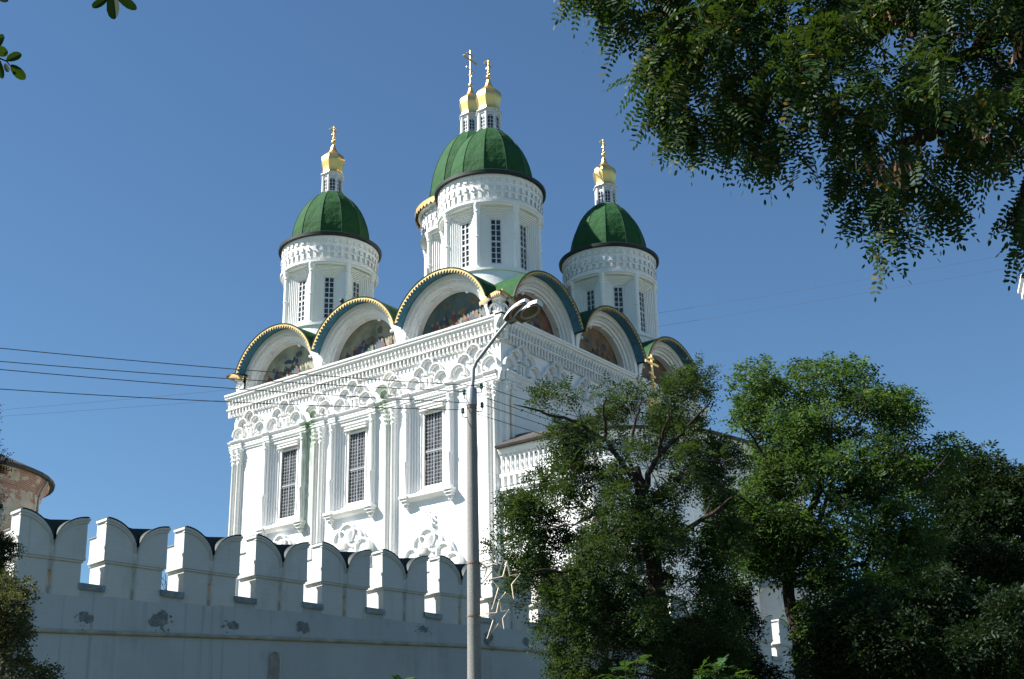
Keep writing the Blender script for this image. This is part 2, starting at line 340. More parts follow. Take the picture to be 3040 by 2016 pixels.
# windows: stepped splay, sill, slender framing columns, glazing behind an iron grille
for c in WINC:
    g = MB(); steps = 4; d = .34; prev = (1.5, HZ0, HZ1, 0.)
    tgt = (.84, 23.75, 28.62, -d)
    rects = []
    for i in range(steps + 1):
        t = i / steps; rects.append((1.5 + (tgt[0] - 1.5) * t, HZ0 + (tgt[1] - HZ0) * t, HZ1 + (tgt[2] - HZ1) * t, -d * t))
    def rect(hw, z0, z1, o): return [LEFT(c - hw, o, z0), LEFT(c + hw, o, z0), LEFT(c + hw, o, z1), LEFT(c - hw, o, z1)]
    for a, b in zip(rects[:-1], rects[1:]):
        r0 = rect(a[0], a[1], a[2], a[3]); r1 = rect(a[0], a[1], a[2], b[3]); r2 = rect(b[0], b[1], b[2], b[3])
        for p, q in ((r0, r1), (r1, r2)):
            g.add(p + q, [(k, (k + 1) % 4, 4 + (k + 1) % 4, 4 + k) for k in range(4)])
    # raised inner frame
    for x0, x1, z0, z1 in ((c - .84, c - .74, 23.75, 28.62), (c + .74, c + .84, 23.75, 28.62), (c - .74, c + .74, 23.75, 23.85), (c - .74, c + .74, 28.52, 28.62)):
        g.box((x0, -d - .02, z0), (x1, -d + .06, z1), fn=LEFT)
    # sloping sill and bracketed ledge
    g.prism([(-.38, 23.76), (.02, 23.36), (.02, 23.30), (-.40, 23.30)], c - 1.38, c + 1.38, lambda a, b, h: LEFT(h, a, b))
    g.prism([(0, 23.30), (.36, 23.30), (.40, 23.22), (.40, 23.08), (.22, 22.94), (0, 22.88)], c - 1.75, c + 1.75, lambda a, b, h: LEFT(h, a, b))
    for k in range(22):
        u0 = c - 1.5 + k * 3.0 / 22; g.box((u0, .36, 23.09), (u0 + .075, .43, 23.18), fn=LEFT)
    # small moulded panel above the glass
    for z0, z1, o1 in ((28.72, 28.80, .03), (28.90, 28.96, .05)):
        g.box((c - .95, -.16, z0), (c + .95, o1 - .05, z1), fn=LEFT)
    sur = obj('window_surround', g, M['trim'], cath)
    for sgn in (-1, 1):
        q = MB(); uc = c + sgn * 1.80; cen = LEFT(uc, .24, 0)
        prof = [(.15, 23.2), (.18, 23.3), (.18, 23.42), (.135, 23.5), (.135, 25.35), (.17, 25.4), (.17, 25.52), (.135, 25.57), (.125, 28.75), (.17, 28.8), (.17, 28.9), (.14, 28.95), (.21, 29.2), (.21, 29.27)]
        q.lathe(prof, 14, fn=lambda x, y, h: (cen[0] + x, cen[1] + y, h))
        q.box((uc - .17, -.02, 23.2), (uc + .17, .2, 29.25), fn=LEFT)
        # tapering corbel below
        for k, (hw, o1, z0, z1) in enumerate(((.32, .58, 23.08, 23.24), (.27, .50, 22.92, 23.08), (.20, .40, 22.74, 22.92), (.12, .26, 22.52, 22.74))):
            q.box((uc - hw, -.01 - .003 * k, z0), (uc + hw, o1, z1), fn=LEFT)
        obj('column', q, M['trim'], sur, smooth=40)
    q = MB(); q.add(rect(.76, 23.8, 28.55, -d - .16), [(0, 1, 2, 3)]); obj('pane', q, M['netglass'], sur)
    q = MB(); o = -d - .05
    zz0, zz1 = 23.85, 28.52; nx, nz = 6, 20
    for k in range(nx + 1):      # scalloped uprights
        u0 = c - .74 + 1.48 * k / nx
        pts = [LEFT(u0 + .045 * math.sin(i * math.pi / 1.0 + k * math.pi), o, zz0 + (zz1 - zz0) * i / (nz * 2) * 1.0) for i in range(nz * 2 + 1)]
        pts = [LEFT(u0 + (.05 if (i + k) % 2 else -.05), o, zz0 + (zz1 - zz0) * i / nz) for i in range(nz + 1)]
        q.tube(pts, .014, 4); pts = [LEFT(u0 - (.05 if (i + k) % 2 else -.05), o, zz0 + (zz1 - zz0) * i / nz) for i in range(nz + 1)]
        q.tube(pts, .014, 4)
    for i in range(nz + 1): q.box((c - .76, o - .012, zz0 + (zz1 - zz0) * i / nz - .011), (c + .76, o + .012, zz0 + (zz1 - zz0) * i / nz + .011), fn=LEFT)
    q.box((c - .76, o - .03, 26.02), (c + .76, o + .03, 26.12), fn=LEFT); q.box((c - .03, o - .03, 23.8), (c + .03, o + .025, 28.55), fn=LEFT)
    obj('grille', q, M['grille'], sur)

def pair_columns(fn, u, name='column'):
    for du in (-.26, .26):
        q = MB(); cen = fn(u + du, .15, 0)
        q.lathe([(.22, 0.), (.165, .2), (.165, 14.6), (.21, 14.65), (.21, 14.95), (.165, 15.0), (.16, 28.2), (.20, 28.25), (.20, 28.36), (.17, 28.42)] +
                [(.20, 28.5), (.25, 28.62), (.20, 28.66), (.22, 28.8), (.28, 28.92), (.23, 28.96), (.25, 29.08), (.32, 29.22), (.32, 29.28)], 16, fn=lambda x, y, h: (cen[0] + x, cen[1] + y, h))
        for k in range(9):     # acanthus knobs of the capital
            a = 2 * math.pi * k / 9
            for zz, rr in ((28.62, .25), (28.92, .28), (29.17, .31)): q.ball((cen[0] + rr * math.cos(a), cen[1] + rr * math.sin(a), zz - .05), .045, 6)
        q.box((u + du - .22, -.02, 0), (u + du + .22, .07, 29.30), fn=fn)
        obj(name, q, M['trim'], cath, smooth=40)
for u in (.62, 8.9, 15.36, 23.38): pair_columns(LEFT, u)
for u in (.62, 8.9, 15.5, 23.78): pair_columns(RIGHT, u)

def entablature(fn, width, ress):
    g = MB()
    prof = [(0, 29.34), (.08, 29.34), (.09, 29.42), (.14, 29.47), (.14, 29.60), (.18, 29.66), (.18, 29.76), (.26, 29.85), (.32, 29.95), (.32, 30.01), (0, 30.07)]
    g.prism(prof, -.30, width + .30, lambda a, b, h: fn(h, a, b))
    for (u0, u1) in ress:
        pr = [(-.01, 29.26)] + [(a + .13, b + (.012 if b > 29.5 else -.012)) for a, b in prof[1:-1]] + [(-.01, 30.12)]
        g.prism(pr, u0, u1, lambda a, b, h: fn(h, a, b))
    n = int(width / .16)
    for k in range(n):
        u = k * .16; g.box((u, .13, 29.49), (u + .08, .17, 29.585), fn=fn)
    obj('entablature', g, M['trim'], cath)
rl = [(.15, 1.1)] + [(a - .55, a + .55) for a in (8.9, 15.36)] + [(22.9, 23.9)] + [(c + s * 1.8 - .27, c + s * 1.8 + .27) for c in WINC for s in (-1, 1)]
entablature(LEFT, WID, rl)
entablature(RIGHT, DEP, [(.15, 1.1), (8.35, 9.45), (14.95, 16.05), (23.3, 24.25)])

def scroll(q, fn, u, z, r, a0, a1, th=.31, dep=.30, ball=True, o0=0.):
    """raised C-scroll band with a dished inner slope and a volute bead"""
    t = th * r
    prof = [(r, o0), (r, o0 + dep * .9), (r - t * .10, o0 + dep), (r - t * .38, o0 + dep), (r - t * .45, o0 + dep * .70), (r - t * .9, o0 + dep * .55), (r - t, o0 + .01)]
    q.lathe(prof, 14, a0, a1, fn=lambda x, y, h: fn(u + x, h, z + y))
    if ball:
        e = R(a1 if ball == 1 else a0); rr = r - t * 1.05
        q.lathe([(t * .62, o0), (t * .62, o0 + dep * .9), (t * .35, o0 + dep * 1.05), (.001, o0 + dep * .95)], 10, fn=lambda x, y, h: fn(u + rr * .80 * math.cos(e) + x, h, z + rr * .80 * math.sin(e) + y))
def crest(fn, u, hw, kind, z0=30.08, k=1.0):
    """a group of stacked scrolls above the entablature; mirrored about u; u grows to the viewer's left on the sunny face"""
    q = MB(); s = hw / 1.72; zs = k
    P = lambda x, z: (u + x * s, z0 + z * zs)
    if kind == 'A':
        for sg in (-1, 1):
            aa = (200, -40, 2) if sg > 0 else (-20, 220, 2)
            for x, z, r, oo in ((1.12, .36, .58, 0.), (.66, 1.0, .50, .012)):
                x_, z_ = P(sg * x, z)
                if sg > 0: scroll(q, fn, x_, z_, r * s, -8, 200, ball=1, o0=oo)
                else: scroll(q, fn, x_, z_, r * s, -20, 188, ball=2, o0=oo)
        x_, z_ = P(0, 1.42); scroll(q, fn, x_, z_, .56 * s, 0, 180, ball=0, o0=.02)
        for x in (-.13, .13):
            x_, z_ = P(x, 0); q.box((x_ - .06, 0.002, z_), (x_ + .06, .2, z_ + .62), fn=fn)
        x_, z_ = P(0, .66); q.box((x_ - .24, 0.004, z_ - .06), (x_ + .24, .23, z_ + .04), fn=fn)
    else:
        x_, z_ = P(.72, .46); scroll(q, fn, x_, z_, .74 * s, 20, 200, th=.26, ball=0)
        x_, z_ = P(-.72, .46); scroll(q, fn, x_, z_, .74 * s, -20, 160, th=.26, ball=0, o0=.004)
        x_, z_ = P(.0, 1.28); scroll(q, fn, x_, z_, .60 * s, 0, 180, th=.3, ball=0, o0=.012)
        x_, z_ = P(-.42, 1.06); scroll(q, fn, x_, z_, .50 * s, -10, 190, th=.34, ball=2, o0=.02)
        x_, z_ = P(.46, .30); scroll(q, fn, x_, z_, .40 * s, -30, 210, ball=1, o0=.02)
        x_, z_ = P(-.50, .30); scroll(q, fn, x_, z_, .40 * s, -30, 210, ball=2, o0=.024)
    obj('scroll_crest', q, M['trim'], cath, smooth=35)
for u, hw, kd in ((22.24, 1.70, 'A'), (18.73, 1.75, 'A'), (15.42, 1.5, 'B'), (12.27, 1.76, 'A'), (8.98, 1.55, 'B'), (5.73, 1.74, 'A'), (1.97, 1.92, 'A')): crest(LEFT, u, hw, kd)
for u, hw, kd in ((1.97, 1.92, 'A'), (5.7, 1.74, 'A'), (9.0, 1.55, 'B'), (12.3, 1.76, 'A'), (15.5, 1.5, 'B'), (18.8, 1.75, 'A'), (22.4, 1.8, 'A')): crest(RIGHT, u, hw, kd)

# portal and lower-window crests half hidden by the fortress wall
def low_crest(u, zt, hw, n):
    """pyramid of shell volutes under one stepped outline, n volutes on each side"""
    q = MB(); H = hw * .98
    pts = []
    for i in range(n): pts.append((hw * (1 - (i + .55) / (n + .35)), H * (i + .35) / (n + .35) - .05))
    for sg in (-1, 1):
        for (x, z) in pts:
            r = hw / (n + .35) * .86
            q.lathe([(r, 0), (r, .42), (r * .82, .46), (r * .72, .34), (r * .42, .27), (r * .34, .36), (.001, .38)], 16, fn=lambda a, b, h: LEFT(u + sg * x + a, h, zt - H - .25 + z + b))
    r = hw / (n + .35) * .92
    q.lathe([(r, 0), (r, .44), (r * .82, .48), (r * .72, .35), (r * .42, .28), (r * .34, .38), (.001, .40)], 16, fn=lambda a, b, h: LEFT(u + a, h, zt - r + b))
    out = [(-hw * 1.0, -H - .3), (hw * 1.0, -H - .3), (hw * .72, -H * .45), (hw * .28, -r * .9), (-hw * .28, -r * .9), (-hw * .72, -H * .45)]
    q.prism([(u + a, zt + b) for a, b in out], .0, .24, lambda a, b, h: LEFT(a, h, b))
    q.box((u - hw * 1.05, .002, zt - H - .75), (u + hw * 1.05, .5, zt - H - .32), fn=LEFT)
    for k in range(14): q.box((u - hw + k * hw / 7, .45, zt - H - .68), (u - hw + k * hw / 7 + .1, .56, zt - H - .42), fn=LEFT)
    q.box((u - hw * .9, .004, zt - H - 4.5), (u - hw * .65, .4, zt - H - .75), fn=LEFT); q.box((u + hw * .65, .004, zt - H - 4.5), (u + hw * .9, .4, zt - H - .75), fn=LEFT)
    obj('portal_crest', q, M['trim'], cath, smooth=35)
low_crest(12.3, 22.35, 1.75, 2); low_crest(18.45, 22.55, 1.5, 2); low_crest(5.55, 21.0, 2.35, 3)
q = MB()
for k in range(7):
    q.lathe([(.02, 0), (.17 - .02 * abs(k - 2), .15), (.001, .2)], 8, fn=lambda a, b, h: LEFT(5.55 + (k % 2 - .5) * .2 + a, h + .1, 21.0 + k * .16 + b))
obj('finial', q, M['trim'], cath)

# main cornice
def cornice(fn, width):
    g = MB()
    prof = [(0, 31.95), (.10, 31.95), (.12, 32.02), (.12, 32.42), (.34, 32.44), (.34, 32.52), (.16, 32.54), (.16, 32.80), (.26, 32.98), (.40, 33.20), (.52, 33.26), (.52, 33.36), (.60, 33.42), (.60, 33.54), (.05, 33.60)]
    g.prism(prof, -.6, width + .6, lambda a, b, h: fn(h, a, b))
    n = int(round((width + .5) / .33)); st = (width + .5) / n
    for k in range(n + 1):
        u = -.25 + k * st
        # hanging dentil, turned like a baluster
        cen = fn(u, .22, 0)
        g.lathe([(.02, 31.88), (.075, 31.96), (.05, 32.06), (.085, 32.2), (.06, 32.3), (.10, 32.43)], 6, fn=lambda x, y, h: (cen[0] + x, cen[1] + y, h))
        cen = fn(u, .27, 0)
        g.lathe([(.085, 32.52), (.06, 32.6), (.09, 32.68), (.05, 32.76), (.07, 32.84), (.02, 32.94)], 6, fn=lambda x, y, h: (cen[0] + x, cen[1] + y, h))
        g.prism([(u - .05, 32.9), (u + .05, 32.9), (u + .03, 33.15), (u - .03, 33.15)], .2, .40, lambda a, b, h: fn(a, h, b))
    obj('cornice', g, M['trim'], cath)
cornice(LEFT, WID); cornice(RIGHT, DEP)

# gable arches with paintings, barrel roofs and gilded valances
PCOL = [simple('painted_' + nm, c, .7, var=.35, scale=5) for nm, c in (('ochre', (.15, .10, .045)), ('crimson', (.12, .035, .032)), ('blue', (.035, .06, .10)), ('green', (.035, .07, .05)), ('flesh', (.20, .13, .085)), ('pale', (.20, .19, .15)))]
PMID = [simple('painted_dun', (.10, .085, .06), .7, var=.4, scale=4), simple('painted_slate', (.07, .085, .09), .7, var=.4, scale=4)]
def ground_paint(name, a, b):
    m, n, l, bs = newmat(name); v = objvec(n, l)
    c = ramp(n, l, noise_of(n, l, .9, 6, v, .6), [(.3, a), (.5, tuple((x + y) / 2 for x, y in zip(a, b))), (.7, b)])
    l.new(c, bs.inputs['Base Color']); bs.inputs['Roughness'].default_value = .6; return m
PBG = {'L': [ground_paint('painted_night_blue', (.02, .05, .055), (.09, .12, .10)), ground_paint('painted_olive_gold', (.08, .10, .06), (.32, .29, .19)), ground_paint('painted_sage', (.10, .13, .09), (.40, .39, .27))],
       'R': [ground_paint('painted_dark_umber', (.08, .025, .02), (.24, .09, .05)), ground_paint('painted_umber_green', (.06, .055, .035), (.28, .14, .06)), ground_paint('painted_brown', (.05, .035, .025), (.18, .10, .05))]}
ACEN = [4.35, 11.95, 19.55]; AZ = 33.62; RO = 3.98; OV = .78
def arch(fn, uc, bg, key, seed, lo=None, hi=None):
    rd = random.Random(seed)
    g = MB()
    cl = lambda x: max(-3.795, min(3.795, x))
    prof = [(3.90, -.95), (3.90, .0), (3.52, .0), (3.52, -.14), (3.30, -.16), (3.30, -.32), (3.12, -.34), (3.12, -.50), (2.96, -.50), (2.96, -.98), (2.80, -1.02)]
    g.lathe(prof, 48, 0, 180, fn=lambda x, y, h: fn(uc + cl(x), h, AZ + y))
    for a in (28, 60, 88, 118, 150):     # small white studs on the soffit of the arch
        g.ball(fn(uc + 2.88 * math.cos(R(a)), -.45, AZ + 2.88 * math.sin(R(a))), .12, 8)
    for k in range(40):                    # bead row
        a = R(8 + 164 * k / 39); g.ball(fn(uc + 3.41 * math.cos(a), -.10, AZ + 3.41 * math.sin(a)), .06, 6)
    a = obj('gable_arch', g, M['trim'], cath, smooth=30)
    # the painting: a dim scene of robed figures, freely composed
    q = MB(); n = 40
    vs = [fn(uc + 2.95 * math.cos(math.pi * k / n), -.97, AZ + 2.95 * math.sin(math.pi * k / n)) for k in range(n + 1)]
    q.add(vs, [tuple(range(n + 1))], 0)
    lay = 0
    def blob(x, z, rx, rz, m):
        nonlocal lay; lay += 1
        k = 12; p = []
        for i in range(k):
            t = 2 * math.pi * i / k; w_ = 1 + rd.uniform(-.12, .12)
            xx, zz = x + rx * math.cos(t) * w_, z + rz * math.sin(t) * w_
            rr = math.hypot(xx, zz)
            if rr > 2.8: xx *= 2.8 / rr; zz *= 2.8 / rr
            p.append(fn(uc + xx, -.966 + lay * .0015, AZ + max(zz, .06)))
        q.add(p, [tuple(range(k))], m)
    for k in range(9): blob(rd.uniform(-1.7, 1.7), rd.uniform(.8, 2.2), rd.uniform(.12, .4), rd.uniform(.10, .28), rd.choice([3, 4, 1, 7, 7, 8]))
    xs_ = [-2.3 + 4.6 * (i + rd.uniform(.25, .75)) / 8 for i in range(8)]; rd.shuffle(xs_)
    for x in xs_:
        big = 1 - .28 * abs(x) / 2.3; zb = rd.uniform(.15, .35); hh = rd.uniform(.95, 1.35) * big; m = rd.choice([1, 2, 3, 4]); lean = rd.uniform(-.22, .22)
        for t, w0 in ((.12, .36), (.35, .34), (.58, .30), (.80, .22)): blob(x + lean * t + rd.uniform(-.05, .05), zb + hh * t, w0 * big, hh * .22, m if rd.random() < .7 else rd.choice([1, 2, 3, 4]))
        blob(x + lean * .4 + rd.choice([-.2, .2]), zb + hh * .55, .10, .24, rd.choice([1, 6, 2])); blob(x + lean, zb + hh * 1.02, .105, .135, 5)
    blob(.45, .55, .5, .22, 6); blob(-1.6, .3, .5, .2, 1)
    obj('painting', q, [bg] + PCOL + PMID, a)
    # barrel roof: green above, blue boards below, dark lip
    a0 = math.degrees(math.asin(1.28 / RO)); rf = MB()
    rf.lathe([(RO, OV), (RO + .05, OV), (RO + .06, -1.25)], 36, a0 - 1, 181 - a0, fn=lambda x, y, h: fn(uc + x, h, AZ + y), m=0)
    rf.lathe([(RO + .06, -1.25), (RO + .06, -7.5)], 36, lo or a0 - 1, hi or 181 - a0, fn=lambda x, y, h: fn(uc + x, h, AZ + y), m=0)
    rf.lathe([(RO + .045, OV + .01), (RO + .075, OV + .02), (RO + .10, OV - .03), (RO + .07, OV - .13)], 36, a0 - 1, 181 - a0, fn=lambda x, y, h: fn(uc + x, h, AZ + y), m=1)
    obj('barrel_roof', rf, [M['green'], M['eave']], a, smooth=40)
    sf = MB(); sf.lathe([(RO - .03, OV - .06), (RO - .03, -.2)], 36, a0 - 1, 181 - a0, fn=lambda x, y, h: fn(uc + x, h, AZ + y))
    obj('soffit', sf, M['blue'], a, smooth=40)
    va = MB(); N = 38
    for k in range(N):
        t0, t1 = a0 + (180 - 2 * a0) * k / N, a0 + (180 - 2 * a0) * (k + 1) / N
        P = lambda r, t, o: fn(uc + r * math.cos(R(t)), o, AZ + r * math.sin(R(t)))
        tm = (t0 + t1) / 2; e = (t1 - t0) * .5
        for o in (OV - .01, OV - .03):
            va.add([P(RO + .03, t0, o), P(RO + .03, t1, o), P(RO - .06, t1, o), P(RO - .13, tm + e * .45, o), P(RO - .29, tm, o), P(RO - .13, tm - e * .45, o), P(RO - .06, t0, o)], [tuple(range(7))])
    obj('valance', va, M['goldpaint'], a)
for i, u in enumerate(ACEN): arch(LEFT, u, PBG['L'][i], 'L', 10 + i, 43 if i == 2 else None, 137 if i == 0 else None)
for i, u in enumerate(ACEN): arch(RIGHT, u + (.0, .2, .4)[i], PBG['R'][i], 'R', 20 + i, 43 if i == 2 else None, 137 if i == 0 else None)

def corner_pier(cx, cy, sx, sy):
    """square pier at a corner of the wall head with volutes, under its own little eave; sx, sy point outward"""
    g = MB()
    g.box((min(cx, cx - sx * .95), min(cy, cy - sy * .95), 33.52), (max(cx, cx - sx * .95), max(cy, cy - sy * .95), 35.0))
    for fnx in ((lambda u, o, z: (cx - sx * u, cy + sy * o, z)), (lambda u, o, z: (cx + sx * o, cy - sy * u, z))):
        scroll(g, fnx, .42, 34.15, .40, -40, 250, th=.3, dep=.10, ball=1)
        scroll(g, fnx, .42, 34.15, .2, 100, 330, th=.4, dep=.09, ball=0)
        g.prism([(-.06, 34.75), (.5, 34.75), (.5, 34.98), (-.16, 34.98)], 0, .16, lambda a, b, h: fnx(a, h, b))
    o = obj('corner_pier', g, M['trim'], cath, smooth=35)
    r = MB(); va = MB()
    def edge(side):
        pts = []
        for k in range(13):
            t = k / 12; u = 1.25 - t * 1.85; z = 34.62 + .46 * math.sin(min(1, t * 1.15) * math.pi * .5) - .10 * max(0, t - .8)
            pts.append((u, z))
        return pts
    E = edge(0); ov = .48
    for side in (0, 1):
        f = (lambda u, oo, z: (cx - sx * u, cy + sy * oo, z)) if side == 0 else (lambda u, oo, z: (cx + sx * oo, cy - sy * u, z))
        for (u0, z0), (u1, z1) in zip(E[:-1], E[1:]):
            oa, ob = ov, ov
            r.add([f(u0, oa, z0 + .03), f(u1, ob, z1 + .03), f(max(u1, 1.0), -1.6, z1 + .75), f(max(u0, 1.0), -1.6, z0 + .75)], [(0, 1, 2, 3)], 0)
            r.add([f(u0, oa, z0), f(u1, ob, z1), f(u1, -.1 if u1 > 0 else -.1 - u1, z1), f(u0, -.1, z0)], [(0, 1, 2, 3)], 1)
            um, zm = (u0 + u1) / 2, (z0 + z1) / 2
            va.add([f(u0, oa + .01, z0 + .03), f(u1, ob + .01, z1 + .03), f(u1, ob + .01, z1 - .12), f(um, oa + .01, zm - .32), f(u0, oa + .01, z0 - .12)], [(0, 1, 2, 3, 4)])
    obj('corner_eave', r, [M['green'], M['trim']], o); obj('valance', va, M['goldpaint'], o)
corner_pier(0, 0, 1, -1); corner_pier(-WID, 0, -1, -1); corner_pier(0, DEP, 1, 1)
# green main roof between the barrels
g = MB(); N = 12
ring0 = [(-1.7, 1.7), (-WID + 1.7, 1.7), (-WID + 1.7, DEP - 1.7), (-1.7, DEP - 1.7)]; cx, cy = -WID / 2, DEP / 2
g.add([(x, y, 33.7) for x, y in ring0] + [(cx + (x - cx) * .35, cy + (y - cy) * .35, 38.6) for x, y in ring0], [(0, 1, 5, 4), (1, 2, 6, 5), (2, 3, 7, 6), (3, 0, 4, 7), (4, 5, 6, 7)])
obj('main_roof', g, M['green'], cath)

# ---- towers
def funnel(g, k, ap, hw0, z0, z1, hw1, y0, y1, depth, steps):
    a = R(45 * k); ca, sa = math.cos(a), math.sin(a)
    P = lambda x, t, z: (x * ca - t * sa, x * sa + t * ca, z)
    rs = []
    for i in range(steps + 1):
        t = i / steps; rs.append((hw0 + (hw1 - hw0) * t, z0 + (y0 - z0) * t, z1 + (y1 - z1) * t, ap - depth * t))
    rect = lambda hw, za, zb, x: [P(x, -hw, za), P(x, hw, za), P(x, hw, zb), P(x, -hw, zb)]
    for A, B in zip(rs[:-1], rs[1:]):
        r0 = rect(A[0], A[1], A[2], A[3]); r1 = rect(A[0], A[1], A[2], B[3]); r2 = rect(B[0], B[1], B[2], B[3])
        for p, q in ((r0, r1), (r1, r2)): g.add(p + q, [(j, (j + 1) % 4, 4 + (j + 1) % 4, 4 + j) for j in range(4)])
def make_tower(c):
    """c: heights and radii; all parts are centred on the tower's axis"""
    parts = []
    RD = c['R']; g = MB(); zb, zw0, zw1, zk, ze = c['zb'], c['zw0'], c['zw1'], c['zk'], c['ze']
    g.lathe([(RD - .25, zb - 5.5), (RD - .25, zb - 1.5), (RD + .40, zb - 1.45), (RD + .34, zb - 1.2), (RD + .16, zb - .35), (RD + .16, zb - .25), (RD + .26, zb - .2), (RD + .26, zb - .02), (RD + .02, zb + .08), (RD - .3, zb + .1)], 64)
    ap = RD * math.cos(R(22.5)) + .02
    fw = ap * math.tan(R(22.5))
    for k in range(8):
        a = R(45 * k); ca, sa = math.cos(a), math.sin(a); P = lambda x, t, z: (x * ca - t * sa, x * sa + t * ca, z)
        hw = fw - .22; z0, z1 = zb + .16, zk - .16
        for (t0, t1, za, zb_) in ((-fw, -hw, zb, zk), (hw, fw, zb, zk), (-hw, hw, zb, z0), (-hw, hw, z1, zk)):
            g.add([P(ap, t0, za), P(ap, t1, za), P(ap, t1, zb_), P(ap, t0, zb_)], [(0, 1, 2, 3)])
        funnel(g, k, ap, hw, z0, z1, .36, zw0, zw1, .42, 6)
        # half-round shaft on the corner, with cap, ring and corbel
        b = R(45 * k + 22.5); pc = (RD * .985 * math.cos(b), RD * .985 * math.sin(b))
        zm = (zb + zk) / 2
        g.lathe([(.02, zb - .75), (.12, zb - .55), (.2, zb - .22), (.27, zb - .1), (.27, zb + .06), (.185, zb + .16), (.185, zm - .06), (.215, zm - .03), (.215, zm + .05), (.185, zm + .08), (.18, zk - .5), (.22, zk - .46), (.22, zk - .38), (.19, zk - .34), (.27, zk - .05), (.30, zk + .05), (.30, zk + .2), (.1, zk + .24)], 12,
                fn=lambda x, y, h: (pc[0] + x, pc[1] + y, h))
    H = ze - zk; R2 = c['Re'] - .22
    g.lathe([(RD - .25, zk), (RD + .10, zk + .0), (RD + .14, zk + .10), (RD + .24, zk + .16), (RD + .24, zk + .30), (RD + .04, zk + .36), (RD + .04, zk + H * .40), (RD + .12, zk + H * .42), (RD + .12, zk + H * .62), (RD + .10, zk + H * .64), (RD + .16, zk + H * .86), (R2, zk + H * .90), (R2, ze - .06), (R2 - .6, ze - .05)], 64)
    nd = 44
    for k in range(nd):
        a0 = 360 * k / nd; w_ = 360 / nd
        for (fr, za, zb_, r0, r1) in ((.5, zk + H * .24, zk + H * .42, RD + .02, RD + .15), (.42, zk + H * .46, zk + H * .62, RD + .10, RD + .22), (.5, zk + H * .74, zk + H * .88, RD + .10, RD + .20)):
            g.lathe([(r0, za), (r1, za + .03), (r1, zb_), (r0, zb_)], 1, a0, a0 + w_ * fr)
    parts.append(('drum', g, [M['trim']], 30, None))
    # drum window, facing +x
    q = MB(); x = ap - .44
    q.add([(x - .05, -.34, zw0), (x - .05, .34, zw0), (x - .05, .34, zw1), (x - .05, -.34, zw1)], [(0, 1, 2, 3)], 1)
    for (t0, t1, za, zb_) in ((-.37, -.30, zw0, zw1), (.30, .37, zw0, zw1), (-.30, .30, zw0, zw0 + .07), (-.30, .30, zw1 - .07, zw1), (-.035, .035, zw0 + .07, zw1 - .07)):
        q.box((x - .06, t0, za), (x + .04, t1, zb_), 0)
    for i in range(1, 8):
        zz = zw0 + (zw1 - zw0) * i / 8; h = .055 if i == 4 else .022
        q.box((x - .045, -.30, zz - h), (x + .012, .30, zz + h), 0)
    win = q
    # eave
    e = MB(); Re = c['Re']
    e.lathe([(R2 - .3, ze - .045), (Re - .05, ze - .08), (Re, ze - .05), (Re + .02, ze + .16), (Re - .06, ze + .22), (c['dome'][0][0] - .05, ze + .5)], 64)
    d = MB(); dn = 12; prof = c['dome']
    d.lathe([(r / math.cos(R(15)) * .985, z) for r, z in prof], dn, a0=0, m=0)
    for k in range(dn):
        a = R(30 * k); d.tube([(r / math.cos(R(15)) * .99 * math.cos(a), r / math.cos(R(15)) * .99 * math.sin(a), z) for r, z in prof], .020, 5, m=1)
    parts.append(('dome', d, [M['green'], M['greenseam']], None, None))
    # lantern: eight posts with arched glazed lights, on a dark skirt
    z0, z1 = c['zl0'], c['zl1']; L = MB(); rl_ = .74
    L.lathe([(1.02, z0 - .16), (1.02, z0 - .02), (.86, z0 + .06), (.84, z0 + .1)], 8, a0=22.5, a1=382.5)
    for k in range(8):
        b = R(45 * k + 22.5); L.tube([(rl_ * 1.06 * math.cos(b), rl_ * 1.06 * math.sin(b), z0), (rl_ * 1.04 * math.cos(b), rl_ * 1.04 * math.sin(b), z1)], .10, 8)
        a = R(45 * k); ca, sa = math.cos(a), math.sin(a); P = lambda x, t, z: (x * ca - t * sa, x * sa + t * ca, z)
        xx = rl_ * .96; hw = .30; zt = z1 - .12; zs = z1 - .52; n = 8
        pts = [(.19 * math.cos(math.pi * i / n), zs + .24 * math.sin(math.pi * i / n)) for i in range(n + 1)]
        for i in range(n):      # spandrel over the arched light
            (t0, za), (t1, zb_) = pts[i], pts[i + 1]
            L.add([P(xx, t0, za), P(xx, t1, zb_), P(xx, t1 / .19 * hw, zt + .15), P(xx, t0 / .19 * hw, zt + .15)], [(0, 1, 2, 3)])
        for sg in (-1, 1): L.box((xx - .04, sg * .25 - .06, z0), (xx + .02, sg * .25 + .06, zs), fn=P)
        L.box((xx - .04, -.19, z0), (xx + .03, .19, z0 + .09), fn=P)
    L.lathe([(rl_ - .1, z1 - .12), (rl_ + .10, z1 - .10), (rl_ + .12, z1), (rl_ + .24, z1 + .10), (rl_ + .24, z1 + .17), (rl_ + .02, z1 + .24)], 8, a0=22.5, a1=382.5)
    parts.append(('lantern', L, [M['framepaint']], 35, None))
    lw = MB(); xx = rl_ * .96 - .06; zs = z1 - .52
    lw.add([(xx, -.22, z0), (xx, .22, z0), (xx, .22, z1 - .2), (xx, -.22, z1 - .2)], [(0, 1, 2, 3)], 1)
    lw.box((xx - .01, -.018, z0), (xx + .05, .018, z1 - .24), 0)
    for i in range(1, 5): lw.box((xx - .01, -.19, z0 + i * .28 - .014), (xx + .045, .19, z0 + i * .28 + .014), 0)
    # onion and cross
    o = MB(); zo = c['zo']
    on = [(.73, 0), (.75, .05), (.73, .12), (.745, .36), (.79, .64), (.86, .95), (.895, 1.16), (.87, 1.38), (.77, 1.58), (.59, 1.77), (.41, 1.94), (.28, 2.12), (.205, 2.32), (.15, 2.52), (.10, 2.70)]
